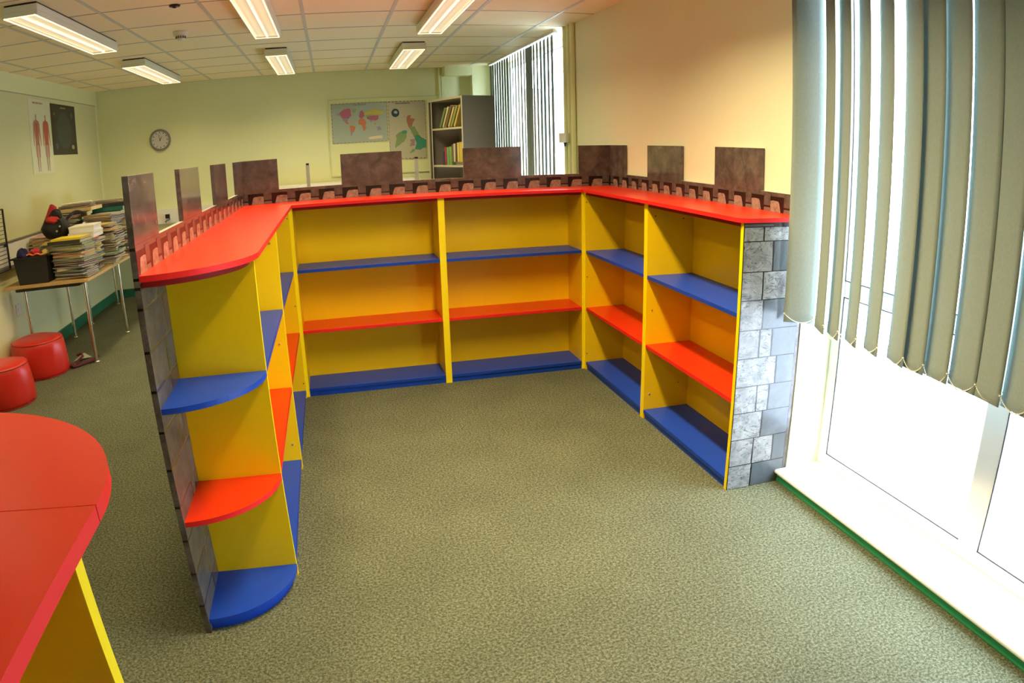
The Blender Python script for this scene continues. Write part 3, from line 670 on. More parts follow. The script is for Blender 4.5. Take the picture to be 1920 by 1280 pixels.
um = [cm('uk_map_paper', (.50, .48, .36)), cm('uk_dark_green', (.05, .30, .20)), cm('uk_olive', (.22, .32, .13)), cm('uk_russet', (.38, .16, .10)), cm('uk_globe_navy', (.012, .05, .10)), cm('uk_globe_land', (.42, .52, .50)), wm[6], wm[7], cm('uk_mauve', (.36, .22, .24))]
us = [([(945 + 52 + 52 * math.cos(a), 305 + 52 * math.sin(a)) for a in [i * math.pi / 12 for i in range(24)]], 4), ([(975, 290), (1005, 275), (1030, 300), (1010, 318), (985, 312)], 5),
      ([(1150, 350), (1205, 335), (1188, 380), (1255, 385), (1222, 440), (1205, 492), (1160, 482), (1140, 420)], 3), ([(1165, 485), (1240, 478), (1290, 560), (1295, 600), (1225, 600), (1195, 540)], 2),
      ([(1225, 598), (1300, 590), (1335, 625), (1392, 650), (1382, 720), (1392, 745), (1290, 772), (1232, 762), (1262, 690)], 1), ([(1178, 640), (1240, 640), (1240, 715), (1168, 720), (1195, 680)], 8),
      ([(1145, 815), (1215, 755), (1245, 775), (1200, 800)], 2), ([(1050, 540), (1130, 530), (1135, 600), (1100, 660), (1020, 712), (975, 735), (1000, 620), (988, 580)], 2), ([(1075, 530), (1135, 525), (1140, 565), (1085, 570)], 1),
      ([(1110, 350), (1122, 345), (1116, 375)], 3)]
us[0] = ([(997 + 52 * math.cos(a), 305 + 52 * math.sin(a)) for a in [i * math.pi / 12 for i in range(24)]][::-1], 4)
ush = [(wob(n2(p), .008 if i > 1 else 0, 4 if i > 1 else 1, 40 + i), mi) for i, (p, mi) in enumerate(us)]
rn = random.Random(4); u = .2
while u < .58:
    l_ = rn.uniform(.015, .035); ush.append(([(u, .032), (u + l_, .032), (u + l_, .050), (u, .050)], 6)); u += l_ + .012
Pu = lambda u, v, e: (.966 + .44 * u, YB - .0165 - e, 2.055 - .69 * v)
poster('country_map', Pu, .44, .69, 0, 0, ush, 'tall British Isles map poster on the pinboard beside the cabinet', 'map', um, dash=7)

ck = thing('wall_clock', (-1.71, YB, 1.8), 'round grey wall clock on the back wall', 'clock')
C0 = Vector((-1.712, YB, 1.802))
def disc_y(m, c, r0, r1, y0, y1, mi=0, n=40, smooth=False):
    m.cyl((c.x, y0, c.z), (c.x, y1, c.z), r0, r1, n=n, mi=mi, smooth=smooth); return m
m = MB(); v = []
prof = [(.125, 0), (.125, -.03), (.118, -.038), (.106, -.036), (.102, -.020)]
for r_, y_ in prof:
    for i in range(48): a = 2 * math.pi * i / 48; v.append((C0.x + r_ * math.cos(a), C0.y + y_, C0.z + r_ * math.sin(a)))
m.add(v, [(k * 48 + i, k * 48 + (i + 1) % 48, (k + 1) * 48 + (i + 1) % 48, (k + 1) * 48 + i) for k in range(len(prof) - 1) for i in range(48)], 0, True)
m.build('rim', cm('clock_rim_grey', (.22, .21, .20), .35), ck)
face = disc_y(MB(), C0, .104, .104, YB - .006, YB - .020).build('face', cm('clock_face', (.62, .60, .56), .5), ck)
for i in range(12):
    a = math.pi * i / 6; d = Vector((math.sin(a), 0, math.cos(a))); s_ = Vector((math.cos(a), 0, -math.sin(a))); p0 = C0 + Vector((0, -.0206, 0)) + d * .078; p1 = p0 + d * .016
    w_ = .004; MB().add([p0 - s_ * w_, p0 + s_ * w_, p1 + s_ * w_, p1 - s_ * w_], [(0, 1, 2, 3)]).build('hour_mark', M['blackpl'], face)
for ang, ln, wd_, yy in ((R(33), .045, .0045, -.022), (R(-12), .072, .003, -.024)):
    d = Vector((math.sin(ang), 0, math.cos(ang))); s_ = Vector((math.cos(ang), 0, -math.sin(ang))); p0 = C0 + Vector((0, yy, 0)) - d * .012; p1 = C0 + Vector((0, yy, 0)) + d * ln
    MB().add([p0 - s_ * wd_, p0 + s_ * wd_, p1 + s_ * wd_ * .5, p1 - s_ * wd_ * .5] + [q_ + Vector((0, .001, 0)) for q_ in (p0 - s_ * wd_, p0 + s_ * wd_, p1 + s_ * wd_ * .5, p1 - s_ * wd_ * .5)], [(0, 1, 2, 3), (4, 7, 6, 5), (0, 4, 5, 1), (1, 5, 6, 2), (2, 6, 7, 3), (3, 7, 4, 0)]).build('hand', M['blackpl'], ck)

# ------------------------------------------------------------------ left wall posters
Xp = XL + .012
wb = thing('wall_board', (XL, 2.6, 1.1), 'large cream display board covering the left wall behind the posters', 'board')
MB().box(XL, XL + .010, -1.5, 4.10, 1.052, 2.262).build('panel', cm('cream_board_paint', (.64, .65, .37), .8), wb)
MB().box(XL, XL + .012, -1.5, 4.11, 2.262, 2.272).build('top_trim', cm('board_trim_olive', (.40, .42, .22), .6), wb)
def fig(cx, sc=1.0):
    """flat printed standing figure, v down, in poster units"""
    P_ = lambda l: [(cx + x_ * sc, v_) for x_, v_ in l]
    head = P_([(.035 * math.cos(a) * .9, .225 + .028 * math.sin(a)) for a in [-i * math.pi / 8 for i in range(16)]])
    torso = P_([(-.02, .25), (.02, .25), (.025, .275), (.11, .295), (.125, .36), (.10, .50), (.085, .58), (.10, .62), (-.10, .62), (-.085, .58), (-.10, .50), (-.125, .36), (-.11, .295), (-.025, .275)])
    armr = P_([(.115, .30), (.14, .33), (.165, .50), (.175, .62), (.155, .63), (.125, .50), (.105, .36)])
    arml = P_([(-x_, v_) for x_, v_ in [(.115, .30), (.14, .33), (.165, .50), (.175, .62), (.155, .63), (.125, .50), (.105, .36)]])[::-1]
    legr = P_([(.005, .61), (.10, .61), (.09, .76), (.06, .80), (.065, .86), (.045, .95), (.075, .965), (.02, .965), (.025, .86), (.015, .78)])
    legl = P_([(-x_, v_) for x_, v_ in [(.005, .61), (.10, .61), (.09, .76), (.06, .80), (.065, .86), (.045, .95), (.075, .965), (.02, .965), (.025, .86), (.015, .78)]])[::-1]
    return head, torso, armr, arml, legr, legl
sh = []
for cx, k0 in ((.30, 2), (.73, 1)):
    hd, to, a1, a2, l1_, l2_ = fig(cx)
    sh += [(hd, 3), (to, k0), (a1, 2), (a2, 2), (l1_, 3), (l2_, 3), ([(cx - .05, .32), (cx + .05, .32), (cx + .06, .45), (cx - .03, .52)], 1)]
rn = random.Random(8); u = .18
while u < .62: l_ = rn.uniform(.03, .06); sh.append(([(u, .035), (u + l_, .035), (u + l_, .06), (u, .06)], 4)); u += l_ + .015
Pb = lambda u, v, e: (Xp + e, 2.13 + .53 * u, 2.235 - .68 * v)
poster('anatomy_poster', Pb, .53, .68, 0, 0, sh, 'pale anatomy poster with two human figures on the left wall', 'poster', [cm('anatomy_paper', (.66, .70, .50)), cm('muscle_red', (.42, .09, .05)), cm('muscle_rust', (.40, .17, .12)), cm('bone_brown', (.42, .24, .20)), cm('heading_ink', (.38, .18, .14))])
el = lambda cx, cy, rx, ry, n=32: [(cx + rx * math.cos(a), cy + ry * math.sin(a)) for a in [-2 * math.pi * i / n for i in range(n)]]
ss = [(el(.5, .52, .33, .39), 1), (el(.5, .52, .30, .36), 2), (el(.82, .85, .06, .045), 3), (el(.16, .83, .05, .06), 4), (el(.84, .2, .05, .06), 4), (el(.13, .2, .04, .03), 5), ([(.38, .055), (.60, .055), (.60, .08), (.38, .08)], 3)]
for i in range(26):
    rn = random.Random(100 + i); a = rn.uniform(0, 6.28); rr = rn.uniform(.05, .28); ss.append((el(.5 + rr * math.cos(a), .52 + rr * 1.15 * math.sin(a), .006, .005, 8), 5))
Ps = lambda u, v, e: (Xp + e, 2.675 + .70 * u, 2.222 - .50 * v)
poster('star_poster', Ps, .70, .50, 0, 0, ss, 'black night-sky poster with a dark oval chart on the left wall', 'poster', [cm('poster_black', (.018, .014, .016), .35), cm('oval_rim', (.012, .02, .02), .35), cm('oval_sky', (.035, .05, .055), .35), cm('planet_gold', (.38, .30, .10)), cm('planet_teal', (.08, .14, .15)), cm('star_dot', (.16, .16, .12))])

# ------------------------------------------------------------------ wire rack at the far left
rk = thing('wire_rack', (-2.38, 1.0, .84), 'black wire rack on the left wall at the left edge', 'rack')
MB().tube([(-2.375, 1.25, .845), (-2.375, 1.25, 1.315)], .009, n=8).tube([(-2.375, .70, .845), (-2.375, .70, 1.315)], .009, n=8).tube([(-2.375, .70, 1.315), (-2.375, 1.25, 1.315)], .006, n=8).tube([(-2.375, .70, .845), (-2.375, 1.25, .845)], .006, n=8).tube([(-2.375, 1.25, 1.03), (-2.40, 1.25, 1.03)], .012, n=8).tube([(-2.375, .70, 1.03), (-2.40, .70, 1.03)], .012, n=8).build('frame', M['blackpl'], rk)
for i in range(14):
    z = .875 + i * .031; MB().tube([(-2.375, .70, z), (-2.375, 1.25, z)], .0025, n=6).build('rod', M['blackpl'], rk)

# ------------------------------------------------------------------ tables
def table(y0, y1, label):
    t = thing('table', (-2.05, (y0 + y1) / 2, 0), label, 'table')
    x0, x1 = -2.40, -1.675
    MB().box(x0, x1, y0, y1, .695, .72).build('tabletop', M['beech'], t, bevel=.003)
    m = MB()
    for xx in (x0 + .07, x1 - .12): m.box(xx - .012, xx + .012, y0 + .10, y1 - .10, .66, .695)
    for yy in (y0 + .10, y1 - .10): m.box(x0 + .07, x1 - .12, yy - .012, yy + .012, .66, .695)
    m.build('underframe', M['blackpl'], t)
    for xx in (x0 + .07, x1 - .125):
        for yy in (y0 + .245 if y1 - y0 > 1.3 else y0 + .2, y1 - .245):
            lg = MB().cyl((xx, yy, .012), (xx, yy, .695), .014, n=14).build('leg', M['brass'], t)
            MB().lathe([(.0001, 0), (.024, 0), (.022, .010), (.012, .014), (.0001, .014)], (xx, yy, 0), n=16).build('foot', M['chrome'], lg)
    return t
table(1.105, 2.565, 'beech-topped table with chrome legs under the nearest magazine piles')
table(2.60, 4.06, 'beech-topped table in the back-left corner, beyond the first one')

# magazines
MAGC = [(.62, .10, .07), (.10, .22, .45), (.72, .66, .52), (.16, .36, .16), (.80, .78, .70), (.70, .48, .10), (.04, .04, .05), (.55, .30, .35), (.20, .45, .45), (.75, .70, .20), (.40, .38, .34), (.12, .10, .22)]
magmesh = []
rn = random.Random(21)
for i, c_ in enumerate(MAGC):
    l_, w_, h_ = rn.uniform(.27, .31), rn.uniform(.20, .225), rn.uniform(.007, .013); m = MB(); n = 6; bow = rn.uniform(-.004, .006)
    for z0, z1, ins, mi in ((0, .0012, 0, 0), (.0012, h_ - .0012, .003, 1), (h_ - .0012, h_, 0, 0)):
        v = []
        for k in range(n + 1):
            u = -1 + 2 * k / n; xx = u * (w_ / 2 - ins); dz = bow * (u * u) * .6 if bow > 0 else 0
            for yy in (-l_ / 2 + ins, l_ / 2 - ins):
                v += [(xx, yy, z0 + dz), (xx, yy, z1 + dz)]
        fs_ = []
        for k in range(n):
            a = k * 4; b_ = a + 4
            fs_ += [(a + 1, b_ + 1, b_ + 3, a + 3), (a, a + 2, b_ + 2, b_), (a, b_, b_ + 1, a + 1), (a + 2, a + 3, b_ + 3, b_ + 2)]
        fs_ += [(0, 1, 3, 2), (n * 4, n * 4 + 2, n * 4 + 3, n * 4 + 1)]
        m.add(v, fs_, mi)
    o = m.build('magazine_proto', [cm('cover_%d' % i, c_, .35), M['pagesm']]); me = o.data; bpy.data.objects.remove(o); me.name = 'magazine'; magmesh.append((me, h_ + max(0, bow) * .6))
def pile(cx, cy, z, top, rz, label, group, spread=.03, seed=0):
    rnd = random.Random(seed); zz = z; first = True; dx = dy = 0
    while zz < top:
        me, h_ = rnd.choice(magmesh)
        o = bpy.data.objects.new('magazine', me); COL.objects.link(o)
        dx = max(-spread, min(spread, dx + rnd.uniform(-.02, .02))); dy = max(-spread, min(spread, dy + rnd.uniform(-.02, .02)))
        o.location = (cx + dx, cy + dy, zz + .0003); o.rotation_euler = (0, 0, R(rz) + rnd.gauss(0, .16) + (math.pi if rnd.random() < .5 else 0))
        tag(o, label, 'magazine', group); zz += h_ + .0008 + (.004 if rnd.random() < .25 else 0)
    return zz
pz = {}
pz['A'] = pile(-1.83, 1.265, .72, .985, 82, 'magazine in the nearest pile, under the yellow book, right of the black crate', 'magazines in the nearest pile', .018, 1)
pz['A2'] = pile(-2.075, 1.57, .72, .98, 4, 'magazine in the pile under the black and red rucksack', 'magazines under the rucksack', .012, 2)
pz['B'] = pile(-1.815, 1.565, .72, .985, 8, 'magazine in the pile under the white boxes', 'magazines under the white boxes', .018, 3)
pz['C'] = pile(-1.80, 1.86, .72, 1.07, 95, 'magazine in the tall pile just behind the white boxes at the table edge', 'magazines behind the white boxes', .022, 4)
pz['D'] = pile(-1.81, 2.12, .72, 1.14, 84, 'magazine in the tall leaning pile in the middle of the table edge', 'magazines in the middle edge pile', .022, 5)
pz['E'] = pile(-1.82, 2.39, .72, 1.10, 97, 'magazine in the edge pile nearest the left counter panel', 'magazines in the far edge pile', .022, 6)
pz['F'] = pile(-2.14, 2.14, .72, 1.185, 4, 'magazine in the wall-side pile topped by a wooden tray', 'magazines under the wooden tray', .018, 7)
pz['G'] = pile(-2.27, 1.86, .72, 1.02, 2, 'magazine in the low wall-side pile behind the rucksack', 'magazines behind the rucksack', .015, 8)

# black crate with things in it
cr = thing('storage_crate', (-2.135, 1.24, .72), 'black plastic crate on the near end of the table', 'crate')
def tub(x0, x1, y0, y1, z0, z1, tp, th=.004):
    m = MB(); a = [(x0 + tp, y0 + tp), (x1 - tp, y0 + tp), (x1 - tp, y1 - tp), (x0 + tp, y1 - tp)]; b_ = [(x0, y0), (x1, y0), (x1, y1), (x0, y1)]
    ai = [(x0 + tp + th, y0 + tp + th), (x1 - tp - th, y0 + tp + th), (x1 - tp - th, y1 - tp - th), (x0 + tp + th, y1 - tp - th)]; bi = [(x0 + th, y0 + th), (x1 - th, y0 + th), (x1 - th, y1 - th), (x0 + th, y1 - th)]
    v = [(*p_, z0) for p_ in a] + [(*p_, z1) for p_ in b_] + [(*p_, z1) for p_ in bi] + [(*p_, z0 + th) for p_ in ai]
    m.add(v, [(3, 2, 1, 0)] + [(i, (i + 1) % 4, 4 + (i + 1) % 4, 4 + i) for i in range(4)] + [(4 + i, 4 + (i + 1) % 4, 8 + (i + 1) % 4, 8 + i) for i in range(4)] + [(8 + i, 8 + (i + 1) % 4, 12 + (i + 1) % 4, 12 + i) for i in range(4)] + [(12, 13, 14, 15)])
    return m
tub(-2.280, -1.990, 1.115, 1.28, .7205, .93, .018).build('tub', M['blackpl'], cr, bevel=.003)
m = MB(); m.box(-2.297, -2.278, 1.098, 1.297, .922, .934).box(-1.992, -1.973, 1.098, 1.297, .922, .934).box(-2.297, -1.973, 1.098, 1.117, .922, .934).box(-2.297, -1.973, 1.278, 1.297, .922, .934)
m.build('rim', M['blackpl'], cr, bevel=.004)
def lump(c_, r_, seed, sq=(1, 1, 1), n=14, mi=0, amp=.18):
    m = MB(); v = []; rnd = random.Random(seed); ph = [rnd.uniform(0, 6) for _ in range(6)]
    for k in range(n + 1):
        th = math.pi * k / n
        for i in range(n * 2):
            a = math.pi * i / n; q_ = 1 + amp * (math.sin(3 * a + ph[0]) * math.sin(2 * th + ph[1]) + .5 * math.sin(5 * a + ph[2] + 3 * th) + .3 * math.sin(7 * th + ph[3]))
            s_ = max(1e-4, math.sin(th)); v.append((c_[0] + r_ * q_ * s_ * math.cos(a) * sq[0], c_[1] + r_ * q_ * s_ * math.sin(a) * sq[1], c_[2] - r_ * q_ * math.cos(th) * sq[2]))
    m.add(v, [(k * 2 * n + i, k * 2 * n + (i + 1) % (2 * n), (k + 1) * 2 * n + (i + 1) % (2 * n), (k + 1) * 2 * n + i) for k in range(n) for i in range(2 * n)], mi, True)
    return m
tag(lump((-2.225, 1.19, .945), .045, 3, (1, 1, 1.2)).build('rolled_glove', cm('navy_cloth', (.02, .02, .09), .9)), 'dark blue cloth bundle on top of the black crate', 'cloth')
tag(lump((-2.115, 1.20, .95), .045, 5, (.95, 1, .75)).build('red_cloth', M['nylonred']), 'crumpled red cloth in the black crate', 'cloth')
m = MB().tube([(-2.165 + .02 * k, 1.13 + .01 * math.sin(k), .945 + .008 * math.sin(k * 1.7)) for k in range(8)], .007)
tag(m.build('orange_strap', cm('orange_webbing', (.75, .20, .06), .7)), 'orange strap lying across the black crate', 'strap')
tag(lump((-2.032, 1.20, .945), .028, 9, (1.1, 1, .8)).build('yellow_ball', cm('brass_yellow', (.55, .42, .10), .4)), 'small yellowish crumpled item in the right of the black crate', 'scrap')
# rucksack
bx0, by0 = -2.035, 1.50
bg = thing('rucksack', (bx0, by0, pz['A2']), 'black and red rucksack slumped open on a magazine pile', 'bag')
zb = pz['A2'] + .012
lump((bx0, by0, zb + .10), .112, 11, (1.05, .95, .90), n=18, amp=.07).build('body', M['nylon'], bg)
m = MB(); v = []; n = 12
for k in range(n + 1):
    u = k / n
    for j in range(9):
        w_ = -1 + j / 4
        v.append((bx0 - .055 + .085 * w_ * (1 - .6 * u) + .05 * u, by0 - .04 * (1 - w_ * w_) * (1 - u * .3), zb + .13 + .17 * u - .03 * w_ * w_))
fs_ = [(k * 9 + j, k * 9 + j + 1, (k + 1) * 9 + j + 1, (k + 1) * 9 + j) for k in range(n) for j in range(8)]
m.add(v, fs_, 0, True)
o = m.build('flap', M['nylonred'], bg, label='red flap standing open'); so_ = o.modifiers.new('t', 'SOLIDIFY'); so_.thickness = .012
lump((bx0 + .02, by0 - .02, zb + .20), .055, 17, (1.0, .9, 1.0), n=12, amp=.1).build('hood', M['nylon'], bg)
lump((bx0 + .005, by0 - .075, zb + .175), .046, 13, (1.25, .6, .62), n=12, amp=.12).build('lining', cm('bright_red_lining', (.60, .03, .02), .7), bg, label='bright red lining')
m = MB().tube([(bx0 + .06 + .04 * math.sin(t), by0 - .09 - .02 * math.sin(t), zb + .17 - .035 * t + .02 * math.sin(2 * t)) for t in [i * .35 for i in range(12)]], .007, n=8)
m.build('strap', M['nylon'], bg)
for dx, dz in ((.075, .12), (.045, .085)): MB().cyl((bx0 + dx, by0 - .097, zb + dz), (bx0 + dx, by0 - .106, zb + dz), .008, n=12).build('buckle', cm('dull_buckle', (.45, .43, .30), .4), bg)
m = MB().tube([(bx0 + .07 + .12 * t / 2.2, by0 + .06 + .05 * t, zb + .15 + .06 * math.sin(1.1 * t)) for t in [i * .22 for i in range(11)]], .012, n=8)
m.build('shoulder_strap', M['nylon'], bg)

# yellow book, white boxes, tray
def book(name, loc, rz, l_, w_, h_, mat, label, cat='book', group=None, tilt=(0, 0)):
    t = lthing(name, loc, rz, label, cat, group); t.rotation_euler = (tilt[0], tilt[1], rz)
    m = MB().box(-w_ / 2, w_ / 2, -l_ / 2, l_ / 2, 0, .002).box(-w_ / 2, w_ / 2, -l_ / 2, l_ / 2, h_ - .002, h_).box(-w_ / 2, -w_ / 2 + .002, -l_ / 2, l_ / 2, .002, h_ - .002)
    m.build('cover', mat, t); MB().box(-w_ / 2 + .002, w_ / 2 - .003, -l_ / 2 + .003, l_ / 2 - .003, .002, h_ - .002).build('pages', M['pagesm'], t)
    return t
book('book', (-1.835, 1.255, pz['A'] + .001), R(82), .29, .21, .024, cm('dark_binding', (.04, .04, .03)), 'dark bound book just under the yellow book')
yb_ = book('book', (-1.825, 1.265, pz['A'] + .026), R(84), .27, .20, .016, cm('bright_yellow_cover', (.80, .62, .03)), 'bright yellow book lying on the nearest magazine pile')
def boxc(name, loc, rz, sx, sy, sz, mat, label):
    t = lthing(name, loc, rz, label, 'box')
    MB().box(-sx / 2, sx / 2, -sy / 2, sy / 2, 0, sz).build('carton', mat, t, bevel=.003)
    MB().box(-sx / 2 - .002, sx / 2 + .002, -sy / 2 - .002, sy / 2 + .002, sz * .72, sz + .001).build('lid', mat, t, bevel=.002)
    return t
boxc('paper_box', (-1.81, 1.585, pz['B'] + .001), R(2), .215, .29, .05, M['paperw'], 'white paper box, lower of the two on the magazine pile')
boxc('paper_box', (-1.812, 1.59, pz['B'] + .0525), R(5), .21, .28, .05, M['paperw'], 'white paper box, upper of the two on the magazine pile')
ty = lthing('document_tray', (-2.06, 2.14, pz['F'] + .001), R(-4), 'pale wooden tray across the top of the wall-side pile', 'tray')
m = MB().box(-.19, .19, -.13, .13, 0, .006).box(-.19, -.182, -.13, .13, .006, .03).box(.182, .19, -.13, .13, .006, .03).box(-.182, .182, -.13, -.122, .006, .03).box(-.182, .182, .122, .13, .006, .03)
m.build('tray_body', cm('pale_wood', (.66, .50, .28)), ty)
for i, c_ in enumerate(((.35, .10, .06), (.05, .05, .06), (.70, .60, .40))):
    o = bpy.data.objects.new('magazine', magmesh[(i * 5 + 6) % 12][0]); COL.objects.link(o); o.location = (-2.06, 2.14, pz['F'] + .032 + i * .0145); o.rotation_euler = (0, 0, R(82 + i * 14)); tag(o, 'magazine lying loose on top of the wooden tray', 'magazine', 'magazines on the wooden tray')
# dark folders at the far side
fz = pz['E'] + .001
for i, (c_, nm_) in enumerate((((.02, .03, .03), 'black'), ((.02, .20, .13), 'dark green'), ((.02, .03, .03), 'black'))):
    book('folder', (-1.83 + .01 * i, 2.39, fz + i * .036), R(84 + 5 * i), .30, .22, .035, cm('folder_%d' % i, c_), ('%s folder on the edge pile nearest the left stone panel, %s of three' % (nm_, ('bottom', 'middle', 'top')[i])), 'folder')
pile(-1.98, 2.85, .72, 1.22, 82, 'magazine in the tall stack on the second table', 'magazines on the second table', .03, 12)
pile(-1.95, 3.30, .72, .86, 75, 'magazine in the low stack in the middle of the second table', 'low stack on the second table', .03, 13)
tag(MB().box(-2.05, -1.76, 3.62, 3.84, .7205, .7235).box(-2.03, -1.78, 3.60, 3.82, .7235, .7255).build('paper_sheets', cm('pale_green_paper', (.55, .66, .25)), bevel=.0005), 'pale green paper sheets on the far end of the second table', 'paper')

# ------------------------------------------------------------------ red stools
def pouf(cx, cy, r_, h_, label, seed):
    t = thing('pouf', (cx, cy, 0), label, 'stool', None)
    rnd = random.Random(seed); n = 56; prof = [(.90, .0), (.985, .02), (1.02, .10), (1.035, .30), (1.03, .55), (1.0, .78), (.965, .90), (.93, .945), (.90, .965), (.80, .985), (.55, 1.0), (.25, 1.005), (.0005, 1.006)]
    m = MB(); v = []; ph = [rnd.uniform(0, 6) for _ in range(6)]
    for k, (a, z) in enumerate(prof):
        for i in range(n):
            th = 2 * math.pi * i / n
            wv = 1 + (.012 * math.sin(5 * th + ph[0] + 4 * z) + .009 * math.sin(9 * th + ph[1] - 6 * z) + .006 * math.sin(14 * th + ph[2])) * min(1, 6 * (1 - z)) 
            v.append((cx + r_ * a * wv * math.cos(th), cy + r_ * a * wv * math.sin(th), h_ * z + (.004 * math.sin(3 * th + ph[3]) * a if z > .95 else 0)))
    m.add(v, [(k * n + i, k * n + (i + 1) % n, (k + 1) * n + (i + 1) % n, (k + 1) * n + i) for k in range(len(prof) - 1) for i in range(n)], 0, True)
    m.add(v, [tuple(reversed(range(n)))], 0)
    m.build('cushion', M['vinyl'], t)
    for zz, rr in ((.925, .955), (.015, .985)):
        MB().tube([(cx + r_ * rr * math.cos(a), cy + r_ * rr * math.sin(a), h_ * zz) for a in [2 * math.pi * i / 48 for i in range(49)]], .004, n=6).build('piping', M['seam'], t)
    return t
pouf(-2.21, 1.16, .22, .30, 'round red vinyl stool in front of the table', 1)
pouf(-2.215, .46, .21, .30, 'round red vinyl stool cut off by the left edge, nearer the camera', 2)
bag = thing('drawstring_cord', (-1.95, 1.33, 0), 'maroon cord drawstring lying on the carpet beside the red stool', 'cord')
MB().tube([(-1.975, 1.22, .02), (-1.955, 1.20, .018), (-1.93, 1.25, .012), (-1.90, 1.32, .012), (-1.86, 1.40, .012), (-1.835, 1.50, .012)], .010).build('cord_end', M['maroon'], bag)
MB().tube([(-1.965, 1.215, .018), (-1.93, 1.235, .012), (-1.88, 1.31, .012), (-1.83, 1.34, .012), (-1.815, 1.335, .013)], .009).build('cord_end', M['maroon'], bag)
MB().tube([(-1.965, 1.235, .02), (-1.955, 1.32, .03), (-1.935, 1.40, .05), (-1.96, 1.44, .06), (-2.0, 1.43, .05)], .010).build('cord_loop', M['maroon'], bag)
lump((-1.965, 1.22, .022), .022, 6, (1.3, 1, .8)).build('cord_knot', M['maroon'], bag)
pp = thing('folded_leaflet', (-1.97, 1.47, 0), 'small crumpled pale leaflet on the carpet behind the red stool', 'leaflet')
MB().add([(-2.04, 1.42, .002), (-1.96, 1.40, .03), (-1.90, 1.52, .004), (-1.98, 1.56, .035)] + [(-2.04, 1.42, .0), (-1.96, 1.40, .028), (-1.90, 1.52, .002), (-1.98, 1.56, .033)], [(0, 1, 2), (0, 2, 3), (4, 6, 5), (4, 7, 6), (0, 4, 5, 1), (1, 5, 6, 2), (2, 6, 7, 3), (3, 7, 4, 0)]).build('paper', cm('leaflet_print', (.5, .48, .36)), pp)

# ------------------------------------------------------------------ cabinet in the corner
CA = R(18.5)
cb = lthing('storage_cabinet', (1.665, 3.19, 0), CA, 'tall grey open cabinet with shelves of books by the far window', 'cabinet')
cw, cd, ch = .40, .82, 2.03     # local x = side facing camera, local y = along the open front
MB().box(0, cw, 0, .018, 0, ch).build('side_panel', M['cabgrey'], cb)
MB().box(0, cw, cd - .018, cd, 0, ch).build('side_panel', M['cabgrey'], cb)
MB().box(0, cw, .018, cd - .018, ch - .022, ch).build('top_panel', M['cablight'], cb)
MB().box(cw - .012, cw, .018, cd - .018, 0, ch - .022).build('back_panel', M['cabgrey'], cb)
MB().box(0, cw, .018, cd - .018, 0, .06).build('plinth', M['cabgrey'], cb)
m = MB().box(-.006, 0, 0, .022, 0, ch).box(-.006, 0, .018, cd, ch - .022, ch).box(-.006, 0, cd - .10, cd - .085, 0, ch - .022).box(-.006, 0, cd - .02, cd, 0, ch - .022)
m.build('front_trim', M['cablight'], cb, label='pale front edging')
m = MB()
for i in range(8): m.cyl((.012, cd - .083 + i * .008, .06), (.012, cd - .083 + i * .008, ch - .03), .0045, n=6)
m.build('tambour_door', cm('dark_tambour', (.05, .045, .045)), cb, label='dark rolled-back tambour door')
for z in (1.70, 1.285, .86, .45): MB().box(.012, cw - .012, .018, cd - .086, z - .02, z).box(.004, .012, .018, cd - .086, z - .02, z, 1).build('shelf', [M['cabgrey'], M['cablight']], cb)
# books stand on the cabinet shelves (world objects)
Rm = Matrix.Rotation(CA, 4, 'Z'); O_ = Vector((1.665, 3.19, 0))
def cab_book(ly, z, hgt, thk, dep, c_, lean, label, group=None, name='book', cat='book'):
    p_ = O_ + Rm @ Vector((.045, ly, z))
    t = bpy.data.objects.new(name, None); COL.objects.link(t); t.location = p_ + Vector((0, 0, .0005)); t.rotation_euler = (lean, 0, CA); t.rotation_mode = 'XYZ'
    t.matrix_world = Matrix.Translation(p_ + Vector((0, 0, .0008 + 0))) @ Rm @ Matrix.Rotation(lean, 4, 'X')
    WL[t.name] = Vector((0, 0, 0)); tag(t, label, cat, group)
    m = MB().box(-.03, dep, 0, .002, 0, hgt).box(-.03, dep, thk - .002, thk, 0, hgt).box(-.03, -.028, .002, thk - .002, 0, hgt); m.build('cover', cm('bk_%02d%02d%02d' % tuple(int(v_ * 99) for v_ in c_), c_), t)
    MB().box(-.027, dep - .004, .002, thk - .002, .003, hgt - .003).build('pages', M['pagesm'], t)
tops = [((.62, .48, .12), 'mustard'), ((.30, .34, .12), 'olive green'), ((.70, .56, .22), 'pale yellow'), ((.20, .16, .10), 'dark brown'), ((.66, .60, .30), 'cream'), ((.18, .28, .12), 'dark green')]
for i, (c_, n_) in enumerate(tops):
    cab_book(.21 + .066 * i, 1.70, .27 - .012 * (i % 3), .03 + .006 * (i % 2), .22, c_, R(32), '%s book leaning on the upper cabinet shelf' % n_)
low = [((.66, .50, .08), 'yellow', .215), ((.72, .60, .20), 'straw yellow', .21), ((.10, .06, .05), 'near-black', .20), ((.62, .54, .40), 'beige', .20), ((.18, .14, .12), 'dark grey', .19), ((.22, .40, .12), 'green', .205), ((.18, .42, .18), 'leaf green', .20), ((.40, .03, .06), 'crimson', .20), ((.05, .04, .12), 'navy', .15)]
yy = .05
for i, (c_, n_, hh) in enumerate(low):
    th = (.075, .04, .03, .04, .03, .055, .05, .04, .05)[i]
    cab_book(yy, 1.285 + (.036 if i < 5 else 0), hh, th, .20, c_, 0, '%s book standing on the lower cabinet shelf' % n_); yy += th + .008
for i in range(2):
    p_ = O_ + Rm @ Vector((.165, .16, 1.2855 + .018 * i))
    book('book', p_, CA + .02 * i, .26, .22, .017, cm('white_cover', (.72, .70, .68)), 'white book lying flat under the yellow books, %s one' % ('lower', 'upper')[i])

